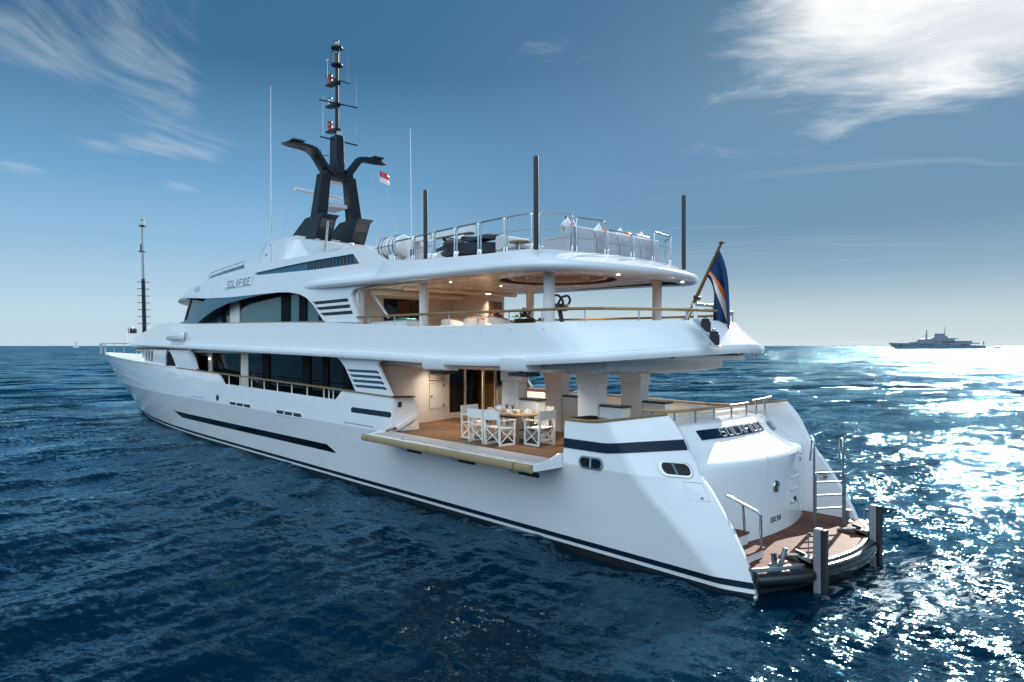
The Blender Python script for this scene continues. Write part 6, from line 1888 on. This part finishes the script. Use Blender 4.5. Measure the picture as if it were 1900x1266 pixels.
# ---------------------------------------------------------------- far vessels
def cam_point(px, dist):
    """a point on the water seen at a bearing; dist along the view axis"""
    a = R(-42.72); f_ = Vector((math.cos(a), math.sin(a), 0)); r_ = Vector((math.sin(a), -math.cos(a), 0))
    return Vector((-6, 13.58, 0)) + f_ * dist + r_ * dist * (px - 950) / 1256
D_ = 1150.0
ctr = cam_point(1736, D_)
t = thing('far_superyacht', 'distant grey silhouetted superyacht on the right horizon', 'yacht', tuple(ctr))
ra = Vector((math.sin(R(-42.72)), -math.cos(R(-42.72)), 0))
t.rotation_euler = (0, 0, math.atan2(ra.y, ra.x))
Kp = D_ / 1256 / 7.308                       # metres for one step of the measured drawing
def FX(u): return (u - 838) * Kp
def FZ(v): return (480 - v) * Kp
def fprism(poly, hw, nm, m_='farhull', par=None, z0=None):
    return MB().prism([(FX(a), FZ(b)) for a, b in poly], 'y', -hw, hw).build(nm, m_, par or t, smooth=0)
rows = []
for u, vt in ((190, 402), (230, 404), (300, 406), (420, 407), (700, 404), (1100, 430), (1380, 440), (1480, 446)):
    k = min(1, ((u - 190) / 420)) ** .6 if u > 190 else 0.02
    ub = u + (110 * (1 - (u - 190) / 600) if u < 790 else 0)
    hw = 9.0 * k * (1 if u < 1300 else .85)
    rows.append([(FX(ub), -hw * .8, -1.5), (FX(u), -hw, FZ(vt)), (FX(u), hw, FZ(vt)), (FX(ub), hw * .8, -1.5)])
q = MB().rows(rows, closed=True); q.f.append((0, 1, 2, 3)); q.f.append(tuple(range(len(q.v) - 4, len(q.v)))); q.build('hull', 'farhull', t, smooth=0)
fprism([(510, 408), (525, 388), (560, 384), (560, 376), (860, 376), (1290, 378), (1295, 404), (1390, 404), (1390, 416), (1270, 418), (1270, 440), (1100, 440), (860, 420)], 8, 'main_deckhouse')
fprism([(630, 378), (632, 355), (700, 350), (1060, 352), (1065, 380)], 7, 'upper_deckhouse')
fprism([(700, 352), (760, 346), (800, 325), (836, 308), (965, 308), (975, 340), (1115, 343), (1115, 354)], 6, 'top_deckhouse')
fprism([(838, 310), (838, 284), (846, 278), (872, 278), (878, 284), (878, 310)], 3, 'funnel')
fprism([(908, 310), (908, 284), (916, 278), (938, 278), (944, 284), (944, 310)], 3, 'funnel')
MB().tube([(FX(714), 0, FZ(352)), (FX(716), 0, FZ(222))], [1.5, .5], 8).bar((FX(700), 0, FZ(300)), (FX(732), 0, FZ(300)), 1, .6).bar((FX(704), 0, FZ(262)), (FX(730), 0, FZ(262)), 1, .6).bar((FX(668), 0, FZ(318)), (FX(690), 0, FZ(305)), 1, .6).build('radar_mast', 'farhull', t, smooth=0)
MB().tube([(FX(958), 0, FZ(310)), (FX(966), 0, FZ(185))], [.8, .4], 8).build('aft_mast', 'farhull', t)
for u0, u1, v0_, v1_ in ((600, 640, 420, 434), (705, 760, 424, 434), (875, 1060, 384, 402), (930, 985, 418, 430), (780, 830, 384, 394), (1130, 1220, 424, 434), (330, 350, 432, 446)):
    MB().box((FX(u0), -9.3 if v0_ > 410 else -8.2, FZ(v1_)), (FX(u1), 9.3 if v0_ > 410 else 8.2, FZ(v0_))).build('window_band', 'fardark', t, smooth=0)
MB().tube([(FX(1478), 0, FZ(446)), (FX(1488), 0, FZ(382))], .35, 6).build('ensign_staff', 'fardark', t)
MB().add([(FX(1488), 0, FZ(384)), (FX(1498), .3, FZ(400)), (FX(1496), .2, FZ(430)), (FX(1484), 0, FZ(420))], [(0, 1, 2, 3)]).build('ensign', 'fardark', t, smooth=0, fix=False)
ct = cam_point(1851, D_)
t = thing('far_tender', 'tiny dark tender astern of the distant superyacht', 'boat', tuple(ct)); t.rotation_euler = (0, 0, math.atan2(ra.y, ra.x))
MB().rows([[(x, -w_ * .7, -.4), (x, -w_, h), (x, w_, h), (x, w_ * .7, -.4)] for x, w_, h in ((-8, .3, 1.6), (-5, 1.6, 1.4), (0, 1.9, 1.3), (7, 1.8, 1.3), (7.6, 1.5, 1.2))], closed=True).build('tender_hull', 'fardark', t, smooth=0)
MB().prism([(-3, 1.3), (-1.5, 2.6), (2, 2.6), (3, 1.3)], 'y', -1.2, 1.2).build('tender_cabin', 'farhull', t, smooth=0)
# sailing boat on the left
cs = cam_point(141, 1500.0)
t = thing('sailing_boat', 'small white sailing boat far away on the left horizon', 'sailboat', tuple(cs)); t.rotation_euler = (0, 0, math.atan2(ra.y, ra.x))
MB().rows([[(x, -w_ * .6, -.3), (x, -w_, h), (x, w_, h), (x, w_ * .6, -.3)] for x, w_, h in ((-7, .1, 1.9), (-3, 1.5, 1.6), (2, 1.8, 1.5), (7, 1.3, 1.5))], closed=True).build('boat_hull', 'raft', t, smooth=0)
MB().prism([(-2, 1.5), (-1, 2.4), (4, 2.4), (5, 1.5)], 'y', -1, 1).build('boat_cabin', 'raft', t, smooth=0)
MB().tube([(-1, 0, 1.4), (-1, 0, 17)], .12, 6).build('boat_mast', 'steel2', t)
rows = [[(-.8 + (1 - k) * 5.5 * f_, .9 * math.sin(f_ * 3) * (1 - k), 3 + 13.5 * k) for f_ in (0, .33, .66, 1)] for k in np.linspace(0, 1, 6)]
o = MB().rows(rows).build('main_sail', 'canvas', t, fix=False); so = o.modifiers.new('cloth', 'SOLIDIFY'); so.thickness = .05
rows = [[(-1.2 - (1 - k) * 5.2 * f_, .7 * math.sin(f_ * 3) * (1 - k), 2 + 12 * k + 0 * f_) for f_ in (0, .5, 1)] for k in np.linspace(0, 1, 6)]
o = MB().rows(rows).build('fore_sail', 'canvas', t, fix=False); so = o.modifiers.new('cloth', 'SOLIDIFY'); so.thickness = .05
